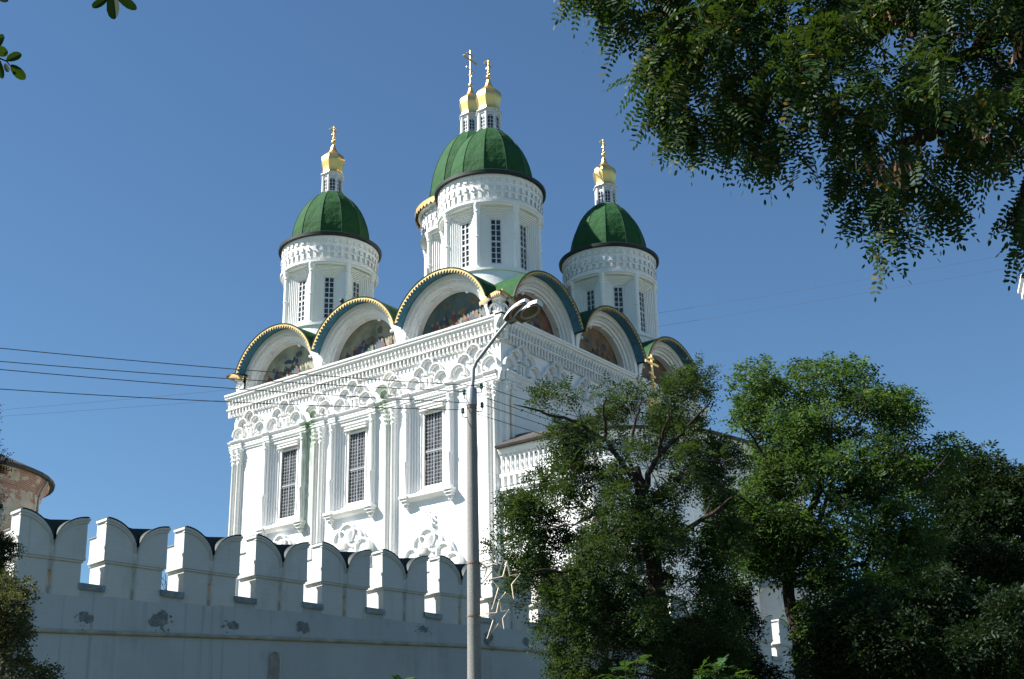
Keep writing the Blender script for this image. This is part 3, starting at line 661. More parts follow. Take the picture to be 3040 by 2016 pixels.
    o.lathe([(r / math.cos(R(22.5)) * .98, zo + h) for r, h in on], 8, a0=22.5, a1=382.5)
    parts.append(('onion_dome', o, [M['gold']], 30, None))
    x = MB(); zx = zo + 2.66; ch = c['zx'] - zx
    x.lathe([(.10, zx), (.13, zx + .03), (.10, zx + .06), (.07, zx + .10)], 10)
    x.ball((0, 0, zx + .26), .19, 12); s = ch / 1.78
    x.ball((0, 0, zx + .26 + .36 * s), .09, 10); x.lathe([(.12, zx + .58 * s), (.12, zx + .64 * s)], 10)
    zt = c['zx']
    x.box((-.035, -.05, zx + .2), (.035, .05, zt - .06))
    x.box((-.03, -.42 * s, zt - .52 * s), (.03, .42 * s, zt - .43 * s)); x.box((-.028, -.19 * s, zt - .27 * s), (.028, .19 * s, zt - .20 * s))
    x.prism([(-.25 * s, .08), (.25 * s, -.06), (.25 * s, -.13), (-.25 * s, .01)], -.026, .026, lambda a, b, h: (h, a, zt - .92 * s + b))
    for p in ((0, .42 * s, zt - .475 * s), (0, -.42 * s, zt - .475 * s), (0, .19 * s, zt - .235 * s), (0, -.19 * s, zt - .235 * s), (0, 0, zt - .05)): x.ball(p, .075, 8)
    return parts, win, e, lw, x
def place_tower(made, pos, valance=None):
    parts, win, e, lw, x = made
    for nm, me, sub in parts:
        p = link(nm, me, cath, pos)
        for snm, sme, rzs in sub:
            for rz in rzs: link(snm, sme, p, (0, 0, 0), rz)
def bake(c):
    parts, win, e, lw, x = make_tower(c)
    we = win.mesh('window', [M['framepaint'], M['glass']]); ee = e.mesh('eave', [M['eave']], 40); le = lw.mesh('window', [M['framepaint'], M['glass']]); xe = x.mesh('cross', [M['gold']], 40)
    subs = {'drum': [('window', we, [R(45 * k) for k in range(8)])], 'dome': [('eave', ee, [0.])], 'lantern': [('window', le, [R(45 * k) for k in range(8)])], 'onion_dome': [('cross', xe, [0.])]}
    if c.get('val'):
        v = MB(); N = 60; Re = c['Re'] + .03
        for k in range(N):
            t0, t1 = 360 * k / N, 360 * (k + 1) / N; P = lambda t, z: (Re * math.cos(R(t)), Re * math.sin(R(t)), z)
            v.add([P(t0, c['ze'] + .12), P(t1, c['ze'] + .12), P(t1, c['ze'] - .2), P((t0 + t1) / 2, c['ze'] - .42), P(t0, c['ze'] - .2)], [(0, 1, 2, 3, 4)])
        subs['dome'].append(('valance', v.mesh('valance', [M['goldpaint']]), [0.]))
    return [(nm, g.mesh(nm, mats, sm), subs[nm]) for nm, g, mats, sm, _ in parts], None, None, None, None
small = dict(R=3.42, Re=3.86, zb=38.15, zw0=38.72, zw1=42.0, zk=42.72, ze=45.0, zl0=49.95, zl1=51.45, zo=51.68, zx=56.05,
             dome=[(2.95, 45.35), (2.93, 45.9), (2.86, 46.5), (2.73, 47.1), (2.52, 47.75), (2.26, 48.35), (1.92, 48.9), (1.56, 49.35), (1.25, 49.65), (1.0, 49.9)])
big = dict(R=3.72, Re=4.36, zb=41.3, zw0=41.9, zw1=45.4, zk=46.2, ze=48.7, zl0=55.72, zl1=57.22, zo=57.45, zx=63.7, val=True,
           dome=[(3.33, 49.1), (3.32, 49.9), (3.24, 50.8), (3.08, 51.7), (2.83, 52.6), (2.51, 53.45), (2.12, 54.25), (1.70, 54.9), (1.32, 55.35), (1.02, 55.65)])
sm = bake(small); bgt = bake(big)
for p in ((-19.6, 4.64), (-4.31, 4.74), (-4.41, 19.75), (-19.6, 19.75)): place_tower(sm, (*p, 0))
place_tower(bgt, (-11.97, 12.25, 0))
g = MB(); g.ball((0, 0, .16), .17, 12); g.tube([(0, 0, -.12), (0, 0, .1)], .035, 8)
obj('floodlight', g, M['wire'], cath, (-13.1, -.6, AZ + RO + .12), smooth=60)

# ---- altar apse against the shaded side
PLAN = [(0, -.02), (5.1, .0), (7.3, .95), (9.4, 2.7), (10.8, 5.0), (11.4, 7.8), (11.6, 11), (11.4, 14.5), (10.6, 18), (9.0, 21), (7.0, 23), (4.5, 24.1), (0, 24.4)]
def offs(pl, d):
    out = []
    for i, (x, y) in enumerate(pl):
        a = pl[max(0, i - 1)]; b = pl[min(len(pl) - 1, i + 1)]
        tx, ty = b[0] - a[0], b[1] - a[1]; L_ = math.hypot(tx, ty); out.append((x + ty / L_ * d if i not in (0, len(pl) - 1) else x, y - tx / L_ * d))
    return out
g = MB(); prof = [(0, 0), (0, 22.0), (.10, 22.02), (.10, 22.15), (.05, 22.2), (.22, 22.35), (.22, 22.5), (.05, 22.55), (.05, 23.0), (.28, 23.15), (.28, 23.35), (.12, 23.4), (.12, 24.3), (.35, 24.55), (.45, 24.75), (.45, 24.85), (.0, 24.9)]
rows = [[(x, y, z) for x, y in offs(PLAN, o)] for o, z in prof]
for A, B in zip(rows[:-1], rows[1:]):
    for j in range(len(PLAN) - 1): g.add([A[j], A[j + 1], B[j + 1], B[j]], [(0, 1, 2, 3)])
def along(pl, step):
    out = []
    for (x0, y0), (x1, y1) in zip(pl[:-1], pl[1:]):
        L_ = math.hypot(x1 - x0, y1 - y0); n = max(1, int(L_ / step))
        for k in range(n): t = (k + .5) / n; out.append((x0 + (x1 - x0) * t, y0 + (y1 - y0) * t, math.atan2(y1 - y0, x1 - x0)))
    return out
for (x, y, a) in along(PLAN, .42):
    nx, ny = math.sin(a), -math.cos(a)
    f = lambda t, o, z: (x + math.cos(a) * t + nx * o, y + math.sin(a) * t + ny * o, z)
    g.box((-.09, .06, 22.58), (.09, .26, 23.12), fn=f)
for (x, y, a) in along(PLAN, .34):
    nx, ny = math.sin(a), -math.cos(a)
    g.lathe([(.07, 23.4), (.05, 23.5), (.09, 23.75), (.05, 24.1), (.085, 24.3), (.085, 24.42)], 8, fn=lambda X, Y, h: (x + nx * .24 + X, y + ny * .24 + Y, h))
for (x, y) in ((6.2, .42), (10.2, 3.9), (11.55, 10.), (10.3, 18.6)):
    g.lathe([(.34, 0), (.34, 21.6), (.44, 21.7), (.44, 22.0)], 14, fn=lambda X, Y, h: (x + X, y + Y, h))
apse = obj('altar_apse', g, M['white'], cath, smooth=35)
g = MB(); e0 = offs(PLAN, .75); e1 = offs(PLAN, .70); top = [(x * .12, y * .86 + 1.7) for x, y in PLAN]
n = len(PLAN)
g.add([(x, y, 24.98) for x, y in e0] + [(x, y, 26.3) for x, y in top], [(j, j + 1, n + j + 1, n + j) for j in range(n - 1)])
g.add([(x, y, 24.98) for x, y in e0] + [(x, y, 24.86) for x, y in e1] + [(x, y, 24.86) for x, y in offs(PLAN, .3)], [(j, j + 1, n + j + 1, n + j) for j in range(n - 1)] + [(n + j, n + j + 1, 2 * n + j + 1, 2 * n + j) for j in range(n - 1)])
obj('roof', g, M['rustroof'], apse)
for (px_, py_, a, z0, z1) in ((8.4, 1.85, math.atan2(1.75, 2.1), 16.5, 20), (11.5, 9.4, math.pi / 2, 16.5, 20), (11.52, 12.6, math.pi / 2 * 1.02, 16.5, 20), (11.15, 6.5, 1.36, 16.5, 20)):
    nx, ny = math.sin(a), -math.cos(a); f = lambda t, o, z: (px_ + math.cos(a) * t + nx * o, py_ + math.sin(a) * t + ny * o, z)
    q = MB(); q.box((-.5, .01, z0), (.5, .06, z1), 1, fn=f)
    for b_ in ((-.66, -.5), (.5, .66)): q.box((b_[0], 0.0, z0 - .1), (b_[1], .2, z1 + .1), 0, fn=f)
    q.box((-.66, .0, z1 + .1), (.66, .22, z1 + .3), 0, fn=f); q.box((-.66, .0, z0 - .3), (.66, .26, z0 - .1), 0, fn=f); q.box((-.03, .05, z0), (.03, .1, z1), 0, fn=f)
    for i in range(1, 6): q.box((-.5, .05, z0 + i * .58 - .02), (.5, .09, z0 + i * .58 + .02), 0, fn=f)
    obj('window', q, [M['trim'], M['netglass']], apse)
x = MB(); b0 = (6.0, 7.9)
x.lathe([(.5, 25.2), (.3, 26.5), (.16, 27.4), (.34, 28.3), (.40, 28.7), (.30, 29.05), (.12, 29.4), (.08, 29.7)], 10, fn=lambda a, b, h: (b0[0] + a, b0[1] + b, h))
x.ball((*b0, 29.85), .17, 10); x.ball((*b0, 30.25), .13, 10)
x.box((b0[0] - .05, b0[1] - .06, 29.7), (b0[0] + .05, b0[1] + .06, 31.78)); x.box((b0[0] - .04, b0[1] - .75, 31.12), (b0[0] + .04, b0[1] + .75, 31.27)); x.box((b0[0] - .038, b0[1] - .28, 31.48), (b0[0] + .038, b0[1] + .28, 31.58))
x.prism([(-.35, .12), (.35, -.08), (.35, -.18), (-.35, .02)], -.036, .036, lambda a, b, h: (b0[0] + h, b0[1] + a, 30.45 + b))
obj('cross', x, M['gold'], apse, smooth=40)

# ------------------------------------------------------------------ the fortress wall
fort = thing('fortress_wall', 'long whitewashed fortress wall topped by swallowtail merlons, with flaking patches', 'fortress wall', (20.0, 0, 0), math.atan2(1, .13))
def pw(s, tab): return float(np.interp(s, [a for a, _ in tab], [b for _, b in tab]))
SILL = [(-60, 8.6), (-41, 9.32), (-23, 10.12), (-14, 10.35), (-5, 10.28), (30, 10.0)]
TOPZ = [(-60, 10.5), (-41, 11.26), (-23, 12.18), (-14, 12.32), (-5, 12.06), (30, 11.8)]
STR = [(-60, 6.9), (-41.5, 7.85), (-33.6, 8.38), (-24.5, 8.95), (-20, 9.14), (30, 9.2)]
arr = [-41.66 + 2.65 * k for k in range(-3, 25)]
wid = [1.9] * len(arr)
TF, TB = .48, .86
g = MB()
ss = list(np.arange(-60, 30.1, 1.0))
for a, b in zip(ss[:-1], ss[1:]):
    z0, z1 = pw(a, SILL) - .28, pw(b, SILL) - .28
    g.add([(a, 0, 0), (b, 0, 0), (b, 0, z1), (a, 0, z0)], [(0, 1, 2, 3)])
    g.add([(a, 3.2, 0), (b, 3.2, 0), (b, 3.2, z1 - 1.8), (a, 3.2, z0 - 1.8)], [(3, 2, 1, 0)])
    g.add([(a, TB, z0 - 1.8), (b, TB, z1 - 1.8), (b, 3.2, z1 - 1.8), (a, 3.2, z0 - 1.8)], [(0, 1, 2, 3)])
    g.add([(a, TB, z0), (b, TB, z1), (b, TB, z1 - 1.8), (a, TB, z0 - 1.8)], [(3, 2, 1, 0)])
    g.add([(a, 0, z0), (b, 0, z1), (b, TB, z1), (a, TB, z0)], [(0, 1, 2, 3)])
for s0, e0 in zip(arr[:-1], arr[1:]):
    a, b = s0 + 1.88, e0 + .02; zz = min(pw(a, SILL), pw(b, SILL))
    g.box((a, .003, zz - .4), (b, TB - .003, zz - .01))
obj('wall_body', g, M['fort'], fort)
g = MB()
for a, b in zip(ss[:-1], ss[1:]):
    za, zb_ = pw(a, STR), pw(b, STR)
    rng_ = [(-.0, .0), (-.08, .02), (-.105, .06), (-.10, .10), (0, .13)]
    vs = [(a, o, za + h) for o, h in rng_] + [(b, o, zb_ + h) for o, h in rng_]
    g.add(vs, [(i, i + 1, 5 + i + 1, 5 + i) for i in range(4)])
obj('string_course', g, M['string'], fort)
def merlon(w_, hs, slit):
    """local: x centred, y inward, z from the sill; w_ wide, hs high"""
    g = MB(); hw = w_ / 2; hw2 = hw + .085; zb_ = hs * .39; n = 10
    zt = hs; zv = hs - .76
    # lower block, leaving a slit where there is one
    xs = [-hw, -.075, .075, hw] if slit else [-hw, hw]
    zl = [-.32, -.18, .36, zb_] if slit else [-.32, zb_]
    for i in range(len(xs) - 1):
        for j in range(len(zl) - 1):
            if slit and i == 1 and j == 1: continue
            for y, fl in ((.0, 0), (TB, 1)):
                xx = [-hw, -.7, .12, hw] if slit and y else xs
                g.add([(xx[i], y, zl[j]), (xx[i + 1], y, zl[j]), (xx[i + 1], y, zl[j + 1]), (xx[i], y, zl[j + 1])], [(0, 1, 2, 3)])
    for sx in (-1, 1): g.add([(sx * hw, 0, -.32), (sx * hw, TB, -.32), (sx * hw, TB, zb_), (sx * hw, 0, zb_)], [(0, 1, 2, 3)])
    if slit:     # the slit widens inward
        g.add([(-.075, 0, -.18), (-.7, TB, -.18), (-.7, TB, .36), (-.075, 0, .36)], [(0, 1, 2, 3)]); g.add([(.075, 0, -.18), (.12, TB, -.18), (.12, TB, .36), (.075, 0, .36)], [(0, 1, 2, 3)])
        g.add([(-.075, 0, .36), (.075, 0, .36), (.12, TB, .36), (-.7, TB, .36)], [(0, 1, 2, 3)]); g.add([(-.075, 0, -.18), (.075, 0, -.18), (.12, TB, -.18), (-.7, TB, -.18)], [(0, 1, 2, 3)])
    # two-step band
    g.box((-hw2 + .05, -.05, zb_ - .11), (hw2 - .05, TB + .02, zb_ - .045)); g.box((-hw2, -.085, zb_ - .045), (hw2, TB + .03, zb_ + .025))
    # swallowtail front: outline with two rounded lobes
    def lobe(sg, rad=0.):
        pts = []
        for k in range(n + 1):
            t = k / n; a = R(8 + 90 * t)   # quarter curve from the notch up to the outer shoulder
            pts.append((sg * (hw2 * .03 + (hw2 * .97 + rad) * (1 - math.cos(R(90 * t))) ** .85), zv + (zt - zv) * math.sin(R(90 * t)) ** .95))
        return pts
    out = [(-hw2, zb_ + .02), (hw2, zb_ + .02)] + [(x, z) for x, z in lobe(1)[::-1]] + [(x, z) for x, z in lobe(-1)]
    vf = [(x, -.06, z) for x, z in out]; vb = [(x, TF, z) for x, z in out]; k = len(out)
    g.add(vf + vb, [tuple(range(k)), tuple(range(k, 2 * k))[::-1]] + [(i, (i + 1) % k, k + (i + 1) % k, k + i) for i in range(k)])
    # moulded lip following each lobe
    for sg in (-1, 1):
        L0 = lobe(sg); L1 = [(x * .985, z - .10) for x, z in L0]
        for (y0, y1, dz) in ((-.13, .0, 0.), (-.10, .0, -.075)):
            a = [(x, z + dz) for x, z in L0]; b = [(x, z + dz - .075) for x, z in L0]
            for (p, q), (r_, s_) in zip(zip(a[:-1], a[1:]), zip(b[:-1], b[1:])):
                e = sg * .05 if dz == 0 else sg * .02
                sc = lambda pt: (pt[0] + (e if abs(pt[0]) > hw2 * .93 else 0), pt[1])
                P = [sc(p), sc(q), sc(s_), sc(r_)]
                g.add([(x, y0, z) for x, z in P] + [(x, TF + .0 if dz == 0 else y1, z) for x, z in P], [(0, 1, 2, 3), (4, 5, 6, 7), (0, 1, 5, 4), (1, 2, 6, 5), (2, 3, 7, 6), (3, 0, 4, 7)])
    # lower rear half
    g.box((-hw2 + .01, TF - .01, zb_ + .02), (hw2 - .01, TB, hs - .48))
    # sheet metal: saddle behind the notch and flashings
    q = MB()
    zs = zt - .10
    q.add([(0, -.02, zv + .01), (hw2 * .98, TF * .5, zs + .12), (0, TF * .52, zs - .0), (-hw2 * .98, TF * .5, zs + .12)], [(0, 1, 2), (0, 2, 3)], 0)
    q.add([(-hw2 * .80, TF * .54, zv), (hw2 * .80, TF * .54, zv), (hw2 * .80, TF * .54, zs), (-hw2 * .80, TF * .54, zs)], [(0, 1, 2, 3)], 0)
    for sg in (-1, 1):
        L0 = lobe(sg)
        vs = [(x, -.15, z + .012) for x, z in L0] + [(x, TF + .02, z + .012) for x, z in L0] + [(x, -.15, z + .04) for x, z in L0] + [(x, TF + .02, z + .04) for x, z in L0]
        m = len(L0)
        q.add(vs, [(2 * m + i, 2 * m + i + 1, 3 * m + i + 1, 3 * m + i) for i in range(m - 1)] + [(i, i + 1, 2 * m + i + 1, 2 * m + i) for i in range(m - 1)] + [(m - 1, 2 * m - 1, 4 * m - 1, 3 * m - 1)], 0)
    q.box((-hw2 - .02, TF + .0, hs - .48), (hw2 + .02, TB + .05, hs - .445), 1)
    return g, q
for i, (s0, w_) in enumerate(zip(arr, wid)):
    c = s0 + w_ / 2; z0 = pw(c, SILL); hs = pw(c, TOPZ) - z0
    a, b = merlon(w_, hs, (i - 3) % 2 == 0)
    slope = (pw(c + .5, SILL) - pw(c - .5, SILL))
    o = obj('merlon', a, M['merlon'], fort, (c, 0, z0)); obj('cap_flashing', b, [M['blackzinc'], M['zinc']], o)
    o.rotation_euler = (random.uniform(-.006, .006), -.012 + random.uniform(-.008, .008), random.uniform(-.006, .006))
    if i + 1 < len(arr):
        q = MB(); e = s0 + w_; f = arr[i + 1]; zz = pw((e + f) / 2, SILL)
        q.prism([(-.07, zz + .03), (-.07, zz - .15), (-.05, zz - .15), (-.05, zz + .01), (TB, zz + .035), (TB, zz + .055)], e - .05, f + .03, lambda y, z, h: (h, y, z))
        obj('sill_flashing', q, M['zinc'], fort)
def patch(s, z, rx, rz, seed, n=26):
    rd = random.Random(seed); q = MB()
    for k in range(n):
        big_ = k < 7
        a = rd.uniform(0, 6.28); rr = rd.random() ** .6 * (.6 if big_ else 1.35)
        cx_, cz_ = s + rx * rr * math.cos(a), z + rz * rr * math.sin(a) - (.15 * rd.random() if not big_ else 0)
        r0 = (rd.uniform(.35, .6) if big_ else rd.uniform(.04, .16)) * min(rx, rz) * 1.3; m = 14
        ph = [rd.uniform(.7, 1.25) for _ in range(m)]
        q.add([(cx_ + r0 * (rx / rz) ** .4 * ph[j] * math.cos(6.283 * j / m), -.003 - .0003 * k, cz_ + r0 * ph[j] * math.sin(6.283 * j / m)) for j in range(m)], [tuple(range(m))])
    obj('bare_patch', q, M['bare'], fort)
for i, (s, z, rx, rz) in enumerate(((-39.51, 8.45, .28, .15), (-37.09, 8.66, .32, .25), (-34.51, 8.76, .30, .14), (-31.8, 8.97, .24, .18), (-26.58, 9.44, .3, .12), (-23.37, 9.37, .24, .25), (-21.43, 9.46, .2, .16), (-18.6, 9.6, .25, .2))): patch(s, z, rx, rz, i, 26 if i not in (0, 4) else 34)
g = MB()   # arched loophole low in the wall: flat panel, darker and browner than the limewash
n = 10; pts = [(-33.06, 6.4), (-32.66, 6.4)] + [(-32.86 + .2 * math.cos(math.pi * k / n), 7.86 + .2 * math.sin(math.pi * k / n)) for k in range(n + 1)]
M['niche'] = simple('brownish_niche', (.30, .28, .24), .9, var=.3)
def ringpts(pl, y): return [(a, y, b) for a, b in pl]
g.add(ringpts(pts, -.012), [tuple(range(len(pts)))], 1)
for sgn in (0,):
    for k in range(len(pts)):
        (a, b), (c_, d_) = pts[k], pts[(k + 1) % len(pts)]
        g.add([(a, -.014, b), (c_, -.014, d_), (c_ + (c_ + 32.86) * .18, -.05, d_ + .02), (a + (a + 32.86) * .18, -.05, b + .02)], [(0, 1, 2, 3)], 0)
obj('loophole', g, [M['fort'], M['niche']], fort)

# ------------------------------------------------------------------ other buildings
def ring_lathe_thing(name, label, cat, c, parts, n=48):
    t = thing(name, label, cat, (c[0], c[1], 0))
    for nm, prof, mt, sm_ in parts:
        q = MB(); q.lathe(prof, n); obj(nm, q, mt, t, smooth=sm_)
    return t
cp = at(158 - 300, 1425, 75.)
zt = at(158, 1425, 75.)[2] - .2
tw = ring_lathe_thing('round_tower', 'round brick tower with peeling plaster and low sheet roof behind the wall', 'tower', cp,
    [('tower_wall', [(4.45, 0), (4.4, zt - 3.1), (4.5, zt - 3.0), (4.5, zt - 2.85), (4.4, zt - 2.8), (4.38, zt - 1.1), (4.48, zt - 1.0), (4.48, zt - .85), (4.62, zt - .6), (4.80, zt - .4), (4.80, zt - .28)], M['peel'], 30),
     ('roof', [(4.75, zt - .28), (5.05, zt - .30), (5.08, zt - .18), (5.0, zt - .10), (.05, zt + 2.2)], M['darkroof'], None)], 40)
q = MB(); a = R(90 + 58); dirr = np.array([RT[0], RT[1]]) / math.hypot(RT[0], RT[1]); e = dirr * 4.55
q.tube([(e[0] * 1.08, e[1] * 1.08, zt - .35), (e[0] * 1.02, e[1] * 1.02, zt - .9), (e[0], e[1], zt - 1.3), (e[0], e[1], 0)], .06, 8); obj('downpipe', q, M['zinc'], tw)

bc = at(3018 + 180, 850, 95.); bz = at(3018, 850, 95.)[2]
ring_lathe_thing('bell_tower', 'white tiered bell tower just entering at the right edge of the frame', 'tower', bc,
    [('tower_wall', [(3.2, 0), (3.2, bz - 6), (3.25, bz - 1.6), (3.4, bz - 1.5), (3.4, bz - 1.2), (3.55, bz - 1.1), (3.55, bz - .8), (3.75, bz - .7), (3.75, bz - .35), (3.95, bz - .2), (3.95, bz), (3.5, bz + .25), (3.45, bz + .9), (3.0, bz + 1.6), (2.9, bz + 6)], M['white'], None),
     ('roof', [(3.0, bz + 6), (3.1, bz + 6.1), (.1, bz + 12)], M['green'], None)], 8)
# grey building showing under the ash tree
a0, a1 = at(2080, 1700, 84.), at(2388, 1700, 80.)
d = (a1 - a0); d[2] = 0; L_ = np.linalg.norm(d); an = math.atan2(d[1], d[0])
t = thing('grey_building', 'plain grey stained building behind the wall, glimpsed under the tree on the right', 'building', (a0[0], a0[1], 0), an)
q = MB(); q.box((0, 0, 0), (L_, 4, 16.4)); obj('wall', q, M['annex'], t)
q = MB(); q.box((-.2, -.25, 16.4), (L_ + .2, 4.2, 16.65)); obj('roof', q, M['zinc'], t)

# ------------------------------------------------------------------ street lamp, stars and wires
PD = 25.0
pb = at(1409, 2016, PD); ptp = at(1400, 1157, PD)
lamp = thing('street_lamp', 'concrete lamp post with curved arm and twin white lamp heads', 'street lamp', (pb[0], pb[1], 0))
O = np.array([pb[0], pb[1], 0]); rel = lambda p: tuple(np.asarray(p) - O)
q = MB(); topz = ptp[2]; lean = (ptp - np.array([pb[0], pb[1], topz]))[:2]
ks = 24; q.tube([(lean[0] * k / ks, lean[1] * k / ks, topz * k / ks) for k in range(ks + 1)], [.155 - (.155 - .092) * k / ks for k in range(ks + 1)], 20)
obj('pole', q, M['concrete'], lamp, smooth=50)
q = MB(); tz = topz
def onp(z, r=0.): f = z / topz; return (lean[0] * f, lean[1] * f, z)
q.tube([onp(topz - .32), onp(topz - .0), onp(topz + .02)], [.105, .103, .09], 16); obj('sleeve', q, M['steel'], lamp, smooth=50)
for (px_, py_) in ((1408, 1674), (1408, 1830), (1402, 1212)):
    zz = at(px_, py_, PD)[2]; q = MB(); rr = .158 - .063 * zz / topz
    q.tube([onp(zz - .014), onp(zz + .014)], rr + .004, 20); obj('band', q, M['rust'], lamp)
armpx = [(1400, 1158, 25.0), (1404, 1130, 25.0), (1406, 1095, 24.98), (1415, 1073, 24.93), (1432, 1051, 24.85), (1466, 1006, 24.68), (1509, 953, 24.45)]
arm = [rel(at(*p)) for p in armpx]
q = MB(); q.tube([arm[0]] + [tuple(np.array(arm[0]) + (0, 0, .10))], [.085, .04], 12); q.tube(arm, [.036] * 5 + [.034, .032], 10); obj('arm', q, M['steel'], lamp, smooth=50)
def lamp_head(base, tip, wdir, wd, hgt, tilt):
    """boat-shaped street luminaire: enamel hood over a recessed oval reflector"""
    b = Vector(base); t = Vector(tip); ax = (t - b); L_ = ax.length; ax.normalize(); wv = Vector(wdir); wv = (wv - ax * wv.dot(ax)).normalized(); up = wv.cross(ax)
    if up.z < 0: up = -up
    P = lambda a, c_, h: tuple(b + ax * (a * L_) + wv * c_ + up * h)
    q = MB(); n = 9; sec = []
    for i in range(n + 1):
        a = i / n; wid_ = wd * (.42 + .58 * math.sin(math.pi * min(1, .12 + a * .80)) ** .8) * (1 if a < .93 else .86); hh = hgt * (.55 + .45 * math.sin(math.pi * (.15 + .75 * a)))
        ring = [(-wid_ / 2, -hgt * .25), (-wid_ / 2 * 1.0, hh * .35), (-wid_ * .36, hh * .75), (-wid_ * .15, hh * .95), (wid_ * .15, hh * .95), (wid_ * .36, hh * .75), (wid_ / 2, hh * .35), (wid_ / 2, -hgt * .25)]
        sec.append([P(a, x, z) for x, z in ring])
    k = 8; vs = [p for s in sec for p in s]
    q.add(vs, [(i * k + j, i * k + j + 1, (i + 1) * k + j + 1, (i + 1) * k + j) for i in range(n) for j in range(k - 1)] + [tuple(range(k)), tuple(range(n * k, n * k + k))])
    h = obj('lamp_head', q, M['lampwhite'], lamp, smooth=40)
    q = MB()
    und = [P(i / n, -1 * 0 + s * 1, -hgt * .25) for i, s in ((0, 0),)]
    lo = [sec[i][0] for i in range(n + 1)] + [sec[i][7] for i in range(n, -1, -1)]
    q.add([tuple(Vector(p) + up * .012) for p in lo], [tuple(range(len(lo)))], 0)
    cx_ = .58
    oval = lambda s, h_: [P(cx_ + .36 * s * math.cos(6.283 * j / 24), wd * .40 * s * math.sin(6.283 * j / 24), h_) for j in range(24)]
    rs = [oval(1.12, -hgt * .25 - .002), oval(1.10, -hgt * .36), oval(1.0, -hgt * .36), oval(.92, -hgt * .2), oval(.55, -hgt * .02)]
    vs = [p for r_ in rs for p in r_]
    q.add(vs, [(i * 24 + j, i * 24 + (j + 1) % 24, (i + 1) * 24 + (j + 1) % 24, (i + 1) * 24 + j) for i in range(4) for j in range(24)] + [tuple(range(96, 120))], 1)
    obj('lens', q, [M['lampinner'], M['lensglass']], h)
wdir = np.array([.80, .58, -.1])
lamp_head(rel(at(1506, 954, 24.46)), rel(at(1566, 897, 24.05)), wdir, .27, .15, 0)
lamp_head(rel(at(1537, 949, 24.38)), rel(at(1602, 902, 23.95)), wdir, .30, .15, 0)
q = MB(); q.tube([arm[-1], rel(at(1540, 948, 24.38))], .03, 8); obj('bracket', q, M['steel'], lamp)
HOOK = [(1378, 1165, -1), (1374, 1220, -1), (1429, 1147, 1), (1431, 1203, 1)]
for (px_, py_, sg) in HOOK:
    q = MB(); c = np.array(rel(at(px_, py_, PD))); ax = onp(c[2] - .10)
    q.tube([(ax[0], ax[1], c[2] - .06), tuple((np.array(ax) * .35 + c * .65) - np.array([0, 0, .10])), tuple(c - np.array([0, 0, .12])), tuple(c - np.array([0, 0, .03]))], .011, 6, m=0)
    q.lathe([(.02, -.05), (.036, -.04), (.034, -.01), (.024, .0), (.034, .02), (.03, .05), (.012, .065), (.001, .07)], 10, fn=lambda x, y, h: (c[0] + x, c[1] + y, c[2] + h), m=1)
    obj('insulator', q, [M['wire'], M['insul']], lamp, smooth=40)
q = MB(); q.tube([rel(at(*p)) for p in ((1421, 1160, 24.9), (1419, 1210, 24.88), (1424, 1250, 24.9), (1420, 1300, 24.9), (1418, 1340, 24.9), (1421, 1400, 24.88))], .004, 5)
q.tube([rel(at(*p)) for p in ((1432, 1206, 24.95), (1440, 1226, 24.9), (1452, 1231, 24.9), (1462, 1226, 24.9), (1468, 1200, 24.95), (1446, 1180, 25))], .004, 5); obj('loose_cable', q, M['wire'], lamp)

Z3 = lambda x, y: (x / 4.3545 + 1380, y / 4.3545 + 1600)
STARS = [([(545, 290), (580, 475), (712, 453), (608, 590), (632, 775), (527, 695), (352, 905), (437, 632), (340, 518), (492, 488)], 'largest wire star, upper right of the three hung beside the lamp post', 24.75),
         ([(447, 788), (475, 940), (568, 920), (490, 1030), (508, 1165), (430, 1105), (290, 1282), (368, 1052), (273, 965), (410, 957)], 'lowest wire star of the three beside the lamp post, against the shaded wall', 24.8),
         ([(380, 112), (422, 300), (498, 268), (436, 440), (448, 492), (362, 405), (222, 582), (285, 385), (200, 300), (345, 265)], 'wire star nearest the lamp post, half lost among the leaves', 24.95)]
for pts, lab, dd in STARS:
    P = [at(*Z3(*p), dd) for p in pts]; c = sum(P) / len(P)
    q = MB(); P2 = [tuple(p - c) for p in P]; q.tube(P2 + [P2[0]], .014, 6)
    for p in P2: q.ball(p, .014, 6)
    tag(obj('wire_star', q, M['rope'], None, tuple(c), smooth=40), lab, 'star ornament', 'wire star ornaments on the lamp post')
q = MB()
for a, b in (((193, 295, 24.9), (345, 400, 24.85)), ((193, 295, 24.9), (420, 330, 24.8)), ((185, 992, 24.9), (318, 1005, 24.82)), ((318, 1005, 24.82), (410, 957, 24.8)), ((195, 415, 24.95), (270, 400, 24.95))):
    q.tube([rel(at(*Z3(a[0], a[1]), a[2])), rel(at(*Z3(b[0], b[1]), b[2]))], .009, 5)
obj('star_bracket', q, M['rope'], lamp)

def cable(name, A, B, sag, rad, label, n=28):
    A, B = np.asarray(A), np.asarray(B); q = MB(); pts = []
    for k in range(n + 1):
        t = k / n; p = A + (B - A) * t; p = p - np.array([0, 0, sag * 4 * t * (1 - t)]); pts.append(tuple(p - A))
    q.tube(pts, rad, 5, cap=False); tag(obj('power_line', q, M['wire'], None, tuple(A)), label, 'power line', 'overhead wires')
def ext(A, B, k): A = np.asarray(A); return A + (np.asarray(B) - A) * k
LN = [((1427, 1146), 1014, 'uppermost of the four wires running left from the lamp post'), ((1378, 1162), 1053, 'second wire from the top running left from the lamp post'),
      ((1392, 1196), 1077, 'third wire from the top running left from the lamp post'), ((1374, 1217), 1135, 'lowest of the four wires running left from the lamp post')]
for (p, y0, lab) in LN:
    A = at(*p, PD); B = ext(A, at(0, y0, 22.3), 1.6); cable('w', A, B, .12, .0075, lab)
